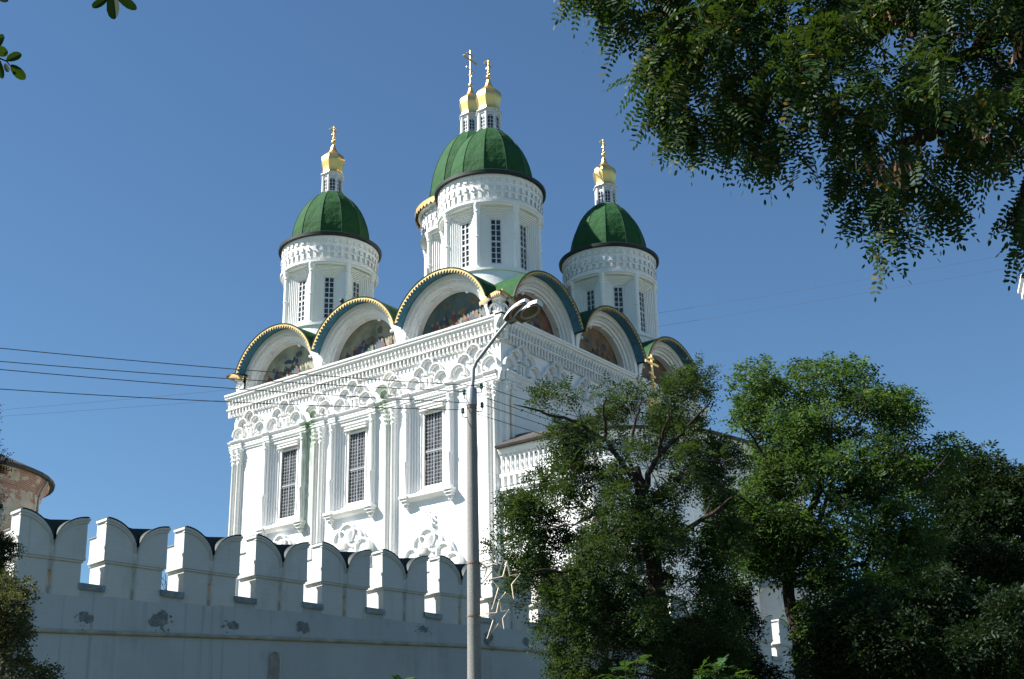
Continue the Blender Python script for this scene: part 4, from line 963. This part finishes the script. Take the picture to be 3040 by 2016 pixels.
RN = [((1430, 1146), (1553, 1185), 'uppermost of the four wires running right from the lamp post'), ((1418, 1172), (1560, 1221), 'second wire from the top running right from the lamp post'),
      ((1432, 1200), (1600, 1256), 'third wire from the top running right from the lamp post'), ((1416, 1229), (1592, 1283), 'lowest of the four wires running right from the lamp post')]
for (p, p2, lab) in RN:
    A = at(*p, PD); B = ext(A, at(*p2, PD + 1.5 * (p2[0] - p[0]) / 176.), 14.); B[2] = max(B[2], 6.5); cable('w', A, B, .02, .0065, lab)
for y0, y1, lab in ((930, 738, 'upper of two faint far wires crossing the open sky on the right'), (970, 778, 'lower of two faint far wires crossing the open sky on the right')):
    cable('w', at(1950, y0, 90.), at(3100, y1, 62.), .05, .0065, lab)
for y0, y1, lab in ((1222, 1150, 'upper of two faint far wires low in the sky on the left'), (1240, 1180, 'lower of two faint far wires low in the sky on the left')):
    cable('w', at(-60, y0, 118.), at(760, y1, 118.), .05, .0075, lab)

# ------------------------------------------------------------------ vegetation
def poly_mesh(name, V, mats, mi=None):
    """V (N,k,3): N separate k-gons"""
    N, k, _ = V.shape; me = bpy.data.meshes.new(name)
    me.vertices.add(N * k); me.vertices.foreach_set('co', V.astype(np.float32).ravel())
    me.loops.add(N * k); me.loops.foreach_set('vertex_index', np.arange(N * k, dtype=np.int32))
    me.polygons.add(N); me.polygons.foreach_set('loop_start', np.arange(0, N * k, k, dtype=np.int32))
    for m in mats: me.materials.append(m)
    if mi is not None: me.polygons.foreach_set('material_index', mi.astype(np.int32))
    me.update(calc_edges=True); me.validate(); return me
def unit(v): return v / np.maximum(np.linalg.norm(v, axis=-1, keepdims=True), 1e-9)
def rand_dirs(n): return unit(rng.normal(size=(n, 3)))
HEX = np.array([(0, 0), (.22, .42), (.6, .5), (.92, .26), (1, 0), (.92, -.26), (.6, -.5), (.22, -.42)])
OCT = np.array([(0, 0), (.25, .45), (.7, .48), (1, 0), (.7, -.48), (.25, -.45)])
DIA = np.array([(0, 0), (.45, .5), (1, 0), (.45, -.5)])
def fronds(base, d, n, length, pairs, ll, lw, shape=HEX, droop=.35):
    """pinnate leaves: base, direction and face normal per leaf; returns (N,k,3) leaflets and rachis tubes' points"""
    N = len(base); side = unit(np.cross(d, n)); n = np.cross(side, d)
    out = []; k = len(shape)
    L = length * rng.uniform(.7, 1.15, N)
    for j in range(pairs + 1):
        t = (j + .6) / (pairs + .6)
        pos = base + d * (L * t)[:, None] + np.array([0, 0, -1.]) * (L * droop * t * t)[:, None]
        loc_d = unit(d + np.array([0, 0, -1.]) * (2 * droop * t))
        for sg in ((-1, 1) if j < pairs else (0,)):
            if sg: ld = unit(side * sg + loc_d * rng.uniform(.15, .40, (N, 1)) + n * rng.uniform(-.25, .25, (N, 1)))
            else: ld = loc_d
            ln = unit(n + rng.normal(size=(N, 3)) * .22); ls = unit(np.cross(ln, ld))
            sc = (ll * rng.uniform(.75, 1.15, N) * (1 - .25 * abs(t - .5)))[:, None]
            wv = lw / ll
            v = pos[:, None, :] + ld[:, None, :] * (shape[None, :, 0:1] * sc[:, None]) + ls[:, None, :] * (shape[None, :, 1:2] * wv * sc[:, None])
            # cup the leaflet a little
            out.append(v)
    return np.concatenate(out, 0)
def in_poly(P, x, y):
    c = False; n = len(P)
    for i in range(n):
        (x0, y0), (x1, y1) = P[i], P[i - 1]
        if (y0 > y) != (y1 > y) and x < (x1 - x0) * (y - y0) / (y1 - y0) + x0: c = not c
    return c
def edge_dist(P, x, y):
    best = 1e9; n = len(P)
    for i in range(n):
        (x0, y0), (x1, y1) = P[i], P[i - 1]; dx, dy = x1 - x0, y1 - y0; t = max(0, min(1, ((x - x0) * dx + (y - y0) * dy) / (dx * dx + dy * dy + 1e-9)))
        best = min(best, math.hypot(x - x0 - t * dx, y - y0 - t * dy))
    return best
def sample_poly(P, n, dist, depth, rd, margin=0., ybias=None):
    """n points filling the crown: outline seen from the street, real depth behind it"""
    xs = [p[0] for p in P]; ys = [p[1] for p in P]; out = []
    mx = F_PX / DS / dist       # display px per metre
    while len(out) < n:
        x, y = rd.uniform(min(xs), max(xs)), rd.uniform(min(ys), max(ys))
        if not in_poly(P, x, y): continue
        e = edge_dist(P, x, y)
        if e < margin * mx: continue
        if ybias and rd.random() > ybias(x, y): continue
        dd = min(depth, .35 + e / mx * 1.1)
        out.append((x, y, dist + rd.uniform(-dd, dd)))
    return out
def branch(q, a, b, r0, r1, rd, bend=.18, n=6, sag=0.):
    a, b = np.asarray(a, float), np.asarray(b, float); L_ = np.linalg.norm(b - a)
    off = np.array([rd.uniform(-1, 1), rd.uniform(-1, 1), rd.uniform(-.2, 1)]) * L_ * bend
    pts = []
    for k in range(n + 1):
        t = k / n; p = a + (b - a) * t + off * math.sin(math.pi * t) * .6 + np.array([rd.gauss(0, 1) for _ in range(3)]) * L_ * .012 * (0 < k < n); p[2] -= sag * t * t; pts.append(tuple(p))
    q.tube(pts, [r0 + (r1 - r0) * k / n for k in range(n + 1)], 6); return pts
def tree(name, label, cat, P, dist, depth, trunk, nblob, nleaf, blob_r, leafkind, mat, seed, group=None, margin=.2, limb=.10, woodmat='bark', lsize=1., ybias=None, extra=None, up=.25, bare_twigs=0):
    """crown outline P in display px; trunk = [(px,py,r)] display px polyline from ground up at depth dist"""
    rd = random.Random(seed); global rng; rng = np.random.default_rng(seed)
    tp = [atd(x, y, dist) for x, y, _ in trunk]; base = np.array([tp[0][0], tp[0][1], 0.])
    t = thing(name, label, cat, tuple(base), 0, group)
    W_ = MB(); path = [base] + [p for p in tp]; rads = [trunk[0][2] * 1.25] + [r for _, _, r in trunk]
    fp = []; fr = []
    for (p, r0), (p2, r1) in zip(zip(path[:-1], rads[:-1]), zip(path[1:], rads[1:])):
        for k in range(4): fp.append(tuple(p + (p2 - p) * k / 4 - base + np.array([rd.gauss(0, .03), rd.gauss(0, .03), 0]))); fr.append(r0 + (r1 - r0) * k / 4)
    fp.append(tuple(path[-1] - base)); fr.append(rads[-1]); W_.tube(fp, fr, 10)
    blobs = sample_poly(P, nblob, dist, depth, rd, margin, ybias)
    centers = np.array([atd(*b) for b in blobs]); nodes = [np.array(p) for p in fp[4:]] ; nr = list(fr[4:])
    for pl in (extra or []):        # main limbs
        P3 = [atd(x, y, dist + dz) - base for x, y, r, dz in pl]; q3 = []; rr3 = []
        for (p, a_), (p2, b_) in zip(zip(P3[:-1], pl[:-1]), zip(P3[1:], pl[1:])):
            for k in range(4): q3.append(p + (p2 - p) * k / 4 + np.array([rd.gauss(0, .025) for _ in range(3)])); rr3.append(a_[2] + (b_[2] - a_[2]) * k / 4)
        q3.append(P3[-1]); rr3.append(.007); rr3 = [min(a_, .010 + .016 * (len(rr3) - 1 - i_)) for i_, a_ in enumerate(rr3)]; W_.tube([tuple(p) for p in q3], rr3, 8)
        nodes += q3; nr += rr3
    order = np.argsort(np.linalg.norm(centers - (nodes[-1] + base), axis=1))
    lb = []; ldir = []
    for i in order:                         # grow limbs to each clump from the nearest wood below it
        c = centers[i] - base
        best = None
        for k, nd in enumerate(nodes):
            v = c - nd; d_ = np.linalg.norm(v) * (1.0 if v[2] > -.2 else 1.6) + (.0 if nr[k] > .02 else .4)
            if best is None or d_ < best[0]: best = (d_, k)
        k = best[1]; L_ = np.linalg.norm(c - nodes[k]); r0 = min(nr[k] * .72, .02 + .022 * L_ + limb * .3)
        pts = branch(W_, nodes[k], c, r0, max(.009, r0 * .35), rd, .16, 6)
        for j in (2, 4, 6): nodes.append(np.array(pts[j])); nr.append(r0 + (max(.009, r0 * .35) - r0) * j / 6)
        br = blob_r * rd.uniform(.65, 1.25)
        m = int(nleaf / nblob * rd.uniform(.6, 1.4) * (br / blob_r) ** 2) + 3
        g_ = rng.normal(size=(m, 3)); g_ = g_ / np.linalg.norm(g_, axis=1, keepdims=True) * (rng.random((m, 1)) ** .45) * br; g_[:, 2] *= .80
        pp = c + g_; lb.append(pp); ldir.append(unit(g_ + np.array([0, 0, up * br]) + rng.normal(size=(m, 3)) * br * .35))
        for _ in range(5 + bare_twigs): 
            e = c + g_[rd.randrange(m)] * .9; branch(W_, c, e, .011, .004, rd, .15, 3)
    obj('trunk', W_, M[woodmat], t, smooth=60)
    B = np.concatenate(lb); D = np.concatenate(ldir); N_ = unit(rng.normal(size=B.shape) * .55 + np.array([0, 0, 1.]))
    if leafkind == 'pinnate': V = fronds(B, D, N_, .20 * lsize, 4, .062 * lsize, .026 * lsize, DIA, .3)
    elif leafkind == 'ash': V = fronds(B, D, N_, .20 * lsize, 2, .10 * lsize, .042 * lsize, DIA, .35)
    else: V = fronds(B, D, N_, .07 * lsize, 1, .055 * lsize, .036 * lsize, DIA, .2)
    me = poly_mesh('crown', V, [M[mat]])
    link('crown', me, t)
    return t, nodes, base

# --- trees in front of the wall
P_C = [(1172, 940), (1215, 912), (1250, 868), (1275, 905), (1320, 866), (1350, 850), (1400, 845), (1440, 826), (1478, 872), (1510, 862), (1560, 838), (1598, 802), (1640, 848), (1668, 890), (1650, 935), (1625, 955), (1655, 1000), (1695, 1030), (1725, 1060), (1705, 1110), (1690, 1200), (1725, 1260), (1700, 1330), (1690, 1400), (1715, 1480), (1745, 1600), (1290, 1600), (1265, 1500), (1215, 1450), (1200, 1405), (1130, 1335), (1105, 1290), (1142, 1250), (1150, 1180), (1220, 1110), (1250, 1085), (1240, 1050), (1262, 1000), (1210, 965)]
gapC = lambda x, y: 0. if any(math.hypot(x - a, y - b) < r for a, b, r in ((1330, 950, 26), (1440, 905, 22), (1330, 1195, 26), (1250, 1180, 18), (1590, 1130, 22), (1560, 1000, 18))) else (.6 if y < 1000 else 1.)
tree('locust_tree', 'dark feathery locust tree in front of the cathedral corner, forked black trunk', 'tree', P_C, 36., 2.6,
     [(1540, 1640, .26), (1530, 1440, .24), (1512, 1330, .21), (1492, 1180, .16), (1470, 1080, .10)], 290, 14500, .33, 'pinnate', 'leaf_locust', 11, margin=.15, limb=.24, ybias=gapC, lsize=1.9, extra=[[(1507, 1327, 0.13, 0.0), (1491, 1251, 0.105, -0.4), (1450, 1194, 0.08, -0.8), (1370, 1185, 0.055, -1.2), (1318, 1218, 0.03, -1.6)], [(1491, 1176, 0.1, 0.0), (1465, 1109, 0.084, -0.38), (1398, 1019, 0.067, -0.76), (1342, 977, 0.051, -1.14), (1266, 953, 0.034, -1.52), (1185, 934, 0.018, -1.9)], [(1398, 1019, 0.05, -0.9), (1394, 958, 0.035, -1.25), (1398, 910, 0.02, -1.6)], [(1488, 1138, 0.09, 0.0), (1517, 1062, 0.072, -0.45), (1559, 1015, 0.054, -0.9), (1611, 963, 0.036, -1.35), (1645, 920, 0.018, -1.8)], [(1517, 1062, 0.05, -0.5), (1531, 996, 0.035, -0.95), (1550, 929, 0.02, -1.4)], [(1503, 1289, 0.1, 0.0), (1588, 1223, 0.075, -0.6), (1645, 1185, 0.05, -1.2), (1692, 1147, 0.025, -1.8)], [(1521, 1441, 0.1, 0.0), (1484, 1365, 0.08, -0.5), (1408, 1318, 0.06, -1.0), (1294, 1318, 0.04, -1.5), (1219, 1322, 0.02, -2.0)], [(1479, 1119, 0.07, 0.0), (1450, 1062, 0.053, -0.4), (1465, 986, 0.035, -0.8), (1484, 920, 0.018, -1.2)], [(1503, 1157, 0.07, 0.0), (1578, 1090, 0.053, -0.53), (1654, 1062, 0.035, -1.07), (1701, 1062, 0.018, -1.6)]])
P_L = [(1660, 935), (1690, 890), (1705, 855), (1745, 815), (1790, 835), (1830, 855), (1860, 832), (1900, 835), (1930, 818), (1985, 846), (2040, 846), (2048, 885), (2100, 895), (2132, 905), (2128, 960), (2085, 995), (2110, 1025), (2160, 1010), (2200, 988), (2240, 1018), (2248, 1060), (2200, 1105), (2160, 1150), (2160, 1600), (1880, 1600), (1850, 1500), (1810, 1420), (1850, 1340), (1790, 1345), (1720, 1320), (1640, 1245), (1625, 1200), (1650, 1150), (1690, 1110), (1735, 1060), (1700, 1000)]
gapL = lambda x, y: 0. if any(math.hypot(x - a, y - b) < r * .72 for a, b, r in ((1860, 905, 26), (1975, 990, 30), (1745, 1010, 34), (2060, 1010, 30), (1930, 1120, 34), (1890, 1290, 30), (2010, 1180, 30), (1790, 930, 22), (2090, 1120, 28), (1960, 1300, 26), (1870, 1370, 34))) else 1.
tree('ash_tree', 'sunlit light green tree right of the dark locust, yellowish leaves on its left side', 'tree', P_L, 40., 3.0,
     [(1860, 1640, .20), (1840, 1480, .19), (1815, 1340, .17), (1850, 1250, .14), (1900, 1100, .09), (1920, 1000, .05)], 300, 23000, .50, 'ash', 'leaf_ash', 12, margin=.22, ybias=gapL, lsize=1.5, extra=[[(1834, 1355, 0.1, 0.0), (1824, 1251, 0.073, -0.6), (1749, 1176, 0.047, -1.2), (1692, 1138, 0.02, -1.8)], [(1829, 1270, 0.1, 0.0), (1891, 1204, 0.073, -0.5), (1924, 1090, 0.047, -1.0), (1921, 948, 0.02, -1.5)], [(1826, 1251, 0.08, 0.0), (1805, 1157, 0.059, -0.53), (1749, 1024, 0.039, -1.07), (1711, 977, 0.018, -1.6)], [(1900, 1194, 0.07, -0.2), (1995, 1138, 0.053, -0.67), (2071, 1062, 0.035, -1.13), (2118, 1005, 0.018, -1.6)], [(1924, 1090, 0.05, -0.6), (1976, 986, 0.033, -1.1), (2014, 920, 0.015, -1.6)], [(2004, 1441, 0.11, 0.4), (2002, 1308, 0.087, -0.07), (2033, 1204, 0.065, -0.55), (2108, 1138, 0.042, -1.02), (2194, 1043, 0.02, -1.5)]])
P_D = [(2140, 1150), (2185, 1085), (2240, 1062), (2290, 1085), (2330, 1066), (2370, 1090), (2440, 1100), (2470, 1600), (1980, 1600), (2030, 1420), (2090, 1280)]
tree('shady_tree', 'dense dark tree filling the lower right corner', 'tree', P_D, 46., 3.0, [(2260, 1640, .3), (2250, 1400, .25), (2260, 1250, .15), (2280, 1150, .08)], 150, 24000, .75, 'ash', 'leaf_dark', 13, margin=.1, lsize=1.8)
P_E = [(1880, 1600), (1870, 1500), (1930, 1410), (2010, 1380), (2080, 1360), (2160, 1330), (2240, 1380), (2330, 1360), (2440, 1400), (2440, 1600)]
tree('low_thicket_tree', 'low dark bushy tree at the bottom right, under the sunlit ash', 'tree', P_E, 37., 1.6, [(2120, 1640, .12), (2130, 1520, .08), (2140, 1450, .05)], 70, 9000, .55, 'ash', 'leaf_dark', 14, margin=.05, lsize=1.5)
P_S = [(1262, 1600), (1275, 1470), (1330, 1408), (1400, 1372), (1460, 1420), (1510, 1480), (1560, 1600)]
tree('dry_shrub', 'brownish shrub at the foot of the dark locust tree', 'shrub', P_S, 39., 1.0, [(1400, 1640, .07), (1400, 1540, .05), (1400, 1480, .03)], 40, 10000, .42, 'small', 'leaf_brown', 15, margin=.05, woodmat='twig')
P_T = [(1540, 1600), (1560, 1500), (1620, 1400), (1690, 1340), (1722, 1420), (1728, 1500), (1760, 1540), (1790, 1600)]
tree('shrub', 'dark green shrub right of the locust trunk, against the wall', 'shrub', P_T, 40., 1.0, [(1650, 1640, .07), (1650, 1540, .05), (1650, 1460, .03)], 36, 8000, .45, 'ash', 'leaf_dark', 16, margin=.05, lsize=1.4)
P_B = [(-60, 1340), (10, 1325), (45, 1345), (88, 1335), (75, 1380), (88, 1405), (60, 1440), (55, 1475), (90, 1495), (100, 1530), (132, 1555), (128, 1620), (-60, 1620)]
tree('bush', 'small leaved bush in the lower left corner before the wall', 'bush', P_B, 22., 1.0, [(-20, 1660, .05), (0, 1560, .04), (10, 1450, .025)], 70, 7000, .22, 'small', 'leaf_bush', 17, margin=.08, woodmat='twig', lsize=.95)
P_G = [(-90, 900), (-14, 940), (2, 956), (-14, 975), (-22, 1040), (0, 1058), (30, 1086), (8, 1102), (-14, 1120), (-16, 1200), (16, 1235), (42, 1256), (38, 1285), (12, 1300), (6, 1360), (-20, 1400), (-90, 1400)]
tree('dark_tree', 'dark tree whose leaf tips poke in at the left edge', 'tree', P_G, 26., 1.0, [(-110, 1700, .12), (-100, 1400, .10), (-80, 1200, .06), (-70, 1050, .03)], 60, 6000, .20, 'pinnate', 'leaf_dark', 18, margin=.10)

def bare(label, px, py, dist, h, seed):
    rd = random.Random(seed); p = at(px, py, dist); t = thing('bare_tree', label, 'tree', (p[0], p[1], 0), 0, 'bare saplings behind the wall'); q = MB()
    def grow(a, d, L_, r, lv):
        b = a + d * L_; branch(q, a, b, r, r * .5, rd, .08, 4)
        if lv:
            for _ in range(4): grow(a + (b - a) * rd.uniform(.35, 1.), unit(d + np.array([rd.gauss(0, .5), rd.gauss(0, .5), rd.uniform(0, .5)])), L_ * rd.uniform(.45, .65), r * .5, lv - 1)
    q.tube([(0, 0, 0), (0, 0, p[2])], [.05, .03], 6)
    grow(np.array([0, 0, p[2]]), np.array([0, 0, 1.]), h, .03, 2); obj('trunk', q, M['twig'], t)
bare('bare twiggy sapling seen through the gap between the two leftmost merlons', 268, 1790, 66., 1.3, 1)
bare('bare twiggy sapling seen through the second merlon gap from the left', 488, 1790, 66., 1.0, 2)
def sapling(label, spots, dist, seed, size=.55, name='sapling'):
    rd = random.Random(seed); global rng; rng = np.random.default_rng(seed)
    b0 = atd(spots[0][0], 1640, dist); base = np.array([b0[0], b0[1], 0.]); t = thing(name, label, 'plant', tuple(base), 0, 'fresh green saplings'); q = MB()
    B = []; D = []
    for (x, y) in spots:
        c = atd(x, y, dist + rd.uniform(-.3, .3)); branch(q, (0, 0, 2.), c - base, .02, .007, rd, .05, 5)
        for k in range(6): B.append(c - base); D.append((rd.uniform(-1, 1), rd.uniform(-1, 1), rd.uniform(.0, .5)))
    B = np.array(B); D = unit(np.array(D)); q.tube([(0, 0, 0), (0, 0, 2.05)], [.03, .02], 6)
    V = fronds(B, D, np.tile(np.array([[0, 0, 1.]]), (len(B), 1)) + rng.normal(size=B.shape) * .15, size, 9, .13, .042, HEX, .28)
    obj('stem', q, M['twig'], t); link('leaves', poly_mesh('leaves', V, [M['leaf_bright']]), t)
sapling('fresh green feathery sapling at the bottom edge, left of the locust trunk', [(1445, 1548), (1470, 1530), (1430, 1565)], 33., 31)
sapling('fresh green feathery sapling at the bottom edge, right of the locust trunk', [(1650, 1555), (1610, 1560), (1690, 1565), (1660, 1540)], 33., 32)
sapling('tiny green leaf tip at the bottom edge before the wall', [(940, 1572), (930, 1578)], 30., 33, .3)

# --- overhanging acacia close to the camera, upper right
P_A = [(1240, -190), (1262, 6), (1305, 0), (1345, 45), (1385, 90), (1425, 105), (1415, 150), (1435, 175), (1408, 240), (1440, 245), (1480, 270), (1482, 318), (1530, 330), (1560, 362), (1590, 365), (1640, 335), (1668, 400), (1700, 420), (1755, 405), (1820, 425), (1855, 400), (1880, 440), (1895, 480), (1935, 480), (1955, 520), (2005, 505), (2020, 545), (1990, 570), (1965, 610), (1945, 650), (1975, 650), (2010, 675), (2050, 660), (2075, 668), (2070, 610), (2120, 575), (2170, 565), (2205, 535), (2250, 495), (2275, 520), (2295, 560), (2310, 600), (2350, 635), (2420, 660), (2480, 500), (2480, -190)]
def acacia():
    global rng; rng = np.random.default_rng(5); rd = random.Random(5)
    D0 = 8.2; az = math.atan2(ray(3420, 1200)[1], ray(3420, 1200)[0])
    base = np.array([CAM[0] + 9.2 * math.cos(az), CAM[1] + 9.2 * math.sin(az), 0.])
    t = thing('acacia_tree', 'overhanging acacia with feathery leaves and hanging brown pods, filling the upper right', 'tree', tuple(base)); W_ = MB()
    fork = np.array([-.3, .2, 3.6]); W_.tube([(0, 0, 0), (.05, 0, 1.2), (-.1, .08, 2.4), tuple(fork)], [.24, .20, .18, .16], 12)
    nodes = []; nr = []
    def limb(pts, r0, r1):
        P = [fork] + [atd(*p) - base for p in pts]; full = []
        for a, b in zip(P[:-1], P[1:]):
            for k in range(4): full.append(a + (b - a) * k / 4 + np.array([rd.gauss(0, .02) for _ in range(3)]))
        full.append(P[-1]); n = len(full); rr = [r0 + (r1 - r0) * i / (n - 1) for i in range(n)]
        W_.tube([tuple(p) for p in full], rr, 9)
        for p, r_ in zip(full, rr): nodes.append(p); nr.append(r_)
    limb([(2420, -10, 8.6), (2330, 50, 8.3), (2240, 110, 8.2), (2150, 175, 8.1)], .12, .02)
    limb([(2440, -80, 9.0), (2200, -60, 9.0), (2000, 85, 8.9), (1960, 105, 8.9), (1900, 110, 8.9), (1800, 180, 8.9)], .11, .015)
    limb([(2440, 200, 8.0), (2220, 250, 7.9), (2140, 300, 7.8), (2100, 320, 7.8), (2080, 400, 7.8)], .09, .013)
    limb([(2430, -120, 8.6), (1900, -110, 8.6), (1650, 60, 8.5), (1560, 160, 8.5), (1510, 250, 8.5)], .10, .012)
    limb([(2450, 350, 8.2), (2380, 420, 8.2), (2330, 520, 8.2)], .06, .012)
    limb([(2300, -150, 8.9), (1750, -60, 8.8), (1480, 40, 8.7), (1380, 40, 8.7)], .06, .010)
    holes = [(2050, 130, 34), (2095, 165, 26), (2130, 60, 22), (2230, 175, 24), (2010, 215, 22), (2090, 300, 26), (2160, 330, 24), (1985, 370, 20), (2330, 400, 34), (2300, 455, 26), (2210, 410, 24), (1720, 330, 22), (1860, 330, 22), (1600, 215, 18), (1770, 110, 16), (2130, 470, 26), (2060, 420, 22)]
    free = lambda x, y: 0. if any(math.hypot(x - a, y - b) < r * 1.5 for a, b, r in holes) else 1.
    twigs = sample_poly(P_A, 640, D0, 1.5, rd, .10, free)
    B = []; D = []; N_ = []
    for (x, y, dd) in twigs:
        c = atd(x, y, dd) - base; k = min(range(len(nodes)), key=lambda i: np.linalg.norm(nodes[i] - c) + (0.15 if nodes[i][2] < c[2] else 0))
        pts = branch(W_, nodes[k], c, min(nr[k] * .6, .009), .0022, rd, .12, 5, .03)
        for j in (3, 5): nodes.append(np.array(pts[j])); nr.append(.008)
        e = edge_dist(P_A, x, y) / (F_PX / DS / D0)
        for j in range(6):
            tt = rd.uniform(.35, 1.); b = np.array(pts[min(5, int(tt * 5) + 0)]) + np.array([rd.gauss(0, .03) for _ in range(3)])
            pd = np.array(pts[-1]) - np.array(pts[0]); pd = pd / (np.linalg.norm(pd) + 1e-6)
            out = pd * .5 + np.array([rd.gauss(0, .8), rd.gauss(0, .8), rd.uniform(-1.1, .35)])
            # leaves near the rim hang down and outward, those inside spread freely
            px_, py_ = x, y
            B.append(b); D.append(out + np.array([0, 0, -.6]) * (e < .3)); N_.append((rd.gauss(0, .5), rd.gauss(0, .5), 1.))
    B = np.array(B); D = unit(np.array(D)); N_ = unit(np.array(N_))
    V = fronds(B, D, N_, .24, 9, .048, .0195, OCT, .3)
    obj('trunk', W_, M['bark'], t, smooth=60)
    link('crown', poly_mesh('crown', V, [M['leaf_acacia']]), t)
    # rachis of every leaf, hair thin
    # pods: flat brown strips in hanging clusters
    pc = [(2060, 20, 7.6), (2110, 80, 7.5), (2120, 120, 7.5), (2030, 370, 7.5), (2060, 380, 7.5), (2085, 370, 7.4), (2150, 340, 7.5), (2260, 295, 7.5), (2340, 110, 7.4), (1550, 130, 8.1), (1690, 270, 8.2), (2350, 330, 7.6)]
    for (x, y, dd) in pc:
        c = atd(x, y, dd) - base; q = MB(); vs = [(0, 0, 0)]; fs = []      # pods hang on one stalk
        for k in range(rd.randint(8, 15)):
            a = np.array([rd.gauss(0, .05), rd.gauss(0, .05), rd.uniform(-.09, .02)]); L_ = rd.uniform(.05, .085); w_ = .0065; an = rd.uniform(0, 6.28); s_ = np.array([math.cos(an), math.sin(an), 0]) * w_
            e = a + np.array([rd.gauss(0, .018), rd.gauss(0, .018), -L_]); o = len(vs)
            vs += [a, a + s_ + (e - a) * .2, e + s_ - (e - a) * .1, e, e - s_ - (e - a) * .1, a - s_ + (e - a) * .2, a + s_ * .2]
            fs += [tuple(range(o, o + 6)), (0, o, o + 6)]
        q.add(vs, fs); link('seed_pod_cluster', q.mesh('seed_pod_cluster', [M['pod']]), t, tuple(c))
acacia()

# --- a leafy twig hanging close by at the upper left
def close_twig():
    global rng; rng = np.random.default_rng(8)
    D0 = 2.7; b = at(-1500, 900, 2.9); base = np.array([b[0], b[1], 0.]); t = thing('young_acacia', 'young acacia standing close by, only a few round leaflets showing at the upper left', 'tree', tuple(base))
    W_ = MB(); top = at(-900, -250, 2.8) - base
    W_.tube([(0, 0, 0), (.02, 0, 1.0), (-.01, .02, 2.0), tuple(top)], [.05, .04, .03, .018], 8)
    e1 = at(-130, 120, D0) - base; e2 = at(330, -110, D0) - base; e3 = at(30, -40, D0) - base
    W_.tube([tuple(top), tuple((top + e1) / 2 + np.array([0, 0, .03])), tuple(e1)], [.014, .008, .003], 6); W_.tube([tuple(top), tuple((top + e2) / 2 + np.array([0, 0, .06])), tuple(e2)], [.014, .008, .003], 6)
    W_.tube([tuple(e1), tuple(at(20, 182, D0) - base), tuple(at(30, 195, D0) - base)], [.003, .0016, .001], 5); W_.tube([tuple(e2), tuple(at(330, -20, D0) - base)], [.003, .0014], 5)
    obj('trunk', W_, M['bark'], t, smooth=60)
    V = []
    # leaflet: base px, tip px, width px
    LF = [((18, 180), (64, 160), 29), ((32, 192), (75, 236), 33), ((14, 188), (26, 214), 17), ((-8, 170), (8, 234), 24), ((-22, 140), (24, 162), 34), ((-10, 148), (8, 101), 26), ((-30, 120), (14, 110), 24),
          ((334, -30), (339, 58), 43), ((322, -8), (276, 24), 30), ((346, -12), (406, 28), 31), ((318, -40), (280, -20), 30), ((350, -50), (410, -30), 30), ((-14, -20), (24, 4), 26), ((-20, -40), (16, -50), 26)]
    sh = np.array([(0, 0), (.06, .16), (.22, .36), (.45, .48), (.68, .5), (.87, .38), (.97, .18), (1, 0), (.97, -.18), (.87, -.38), (.68, -.5), (.45, -.48), (.22, -.36), (.06, -.16)])
    for i, (a, c, w_) in enumerate(LF):
        A = at(*a, D0 + .02 * (i % 3)) - base; tl = rng.uniform(-.02, .02); C_ = at(*c, D0 + .02 * (i % 3) + tl) - base; ax = C_ - A; nrm = unit(np.cross(ax, FW)[None])[0]
        half = w_ / 2 * D0 / F_PX; 
        for sgn in (1, -1):      # two halves folded on the midrib
            m = [s for s in sh if s[1] * sgn >= 0]
            m = sorted(m, key=lambda s: s[0])
            V.append([A + ax * s[0] + nrm * (s[1] * 2 * half) + FW * (-abs(s[1]) * half * .7) for s in m])
    link('leaves', poly_mesh('leaves', np.array(V), [M['leaf_close']]), t)
close_twig()
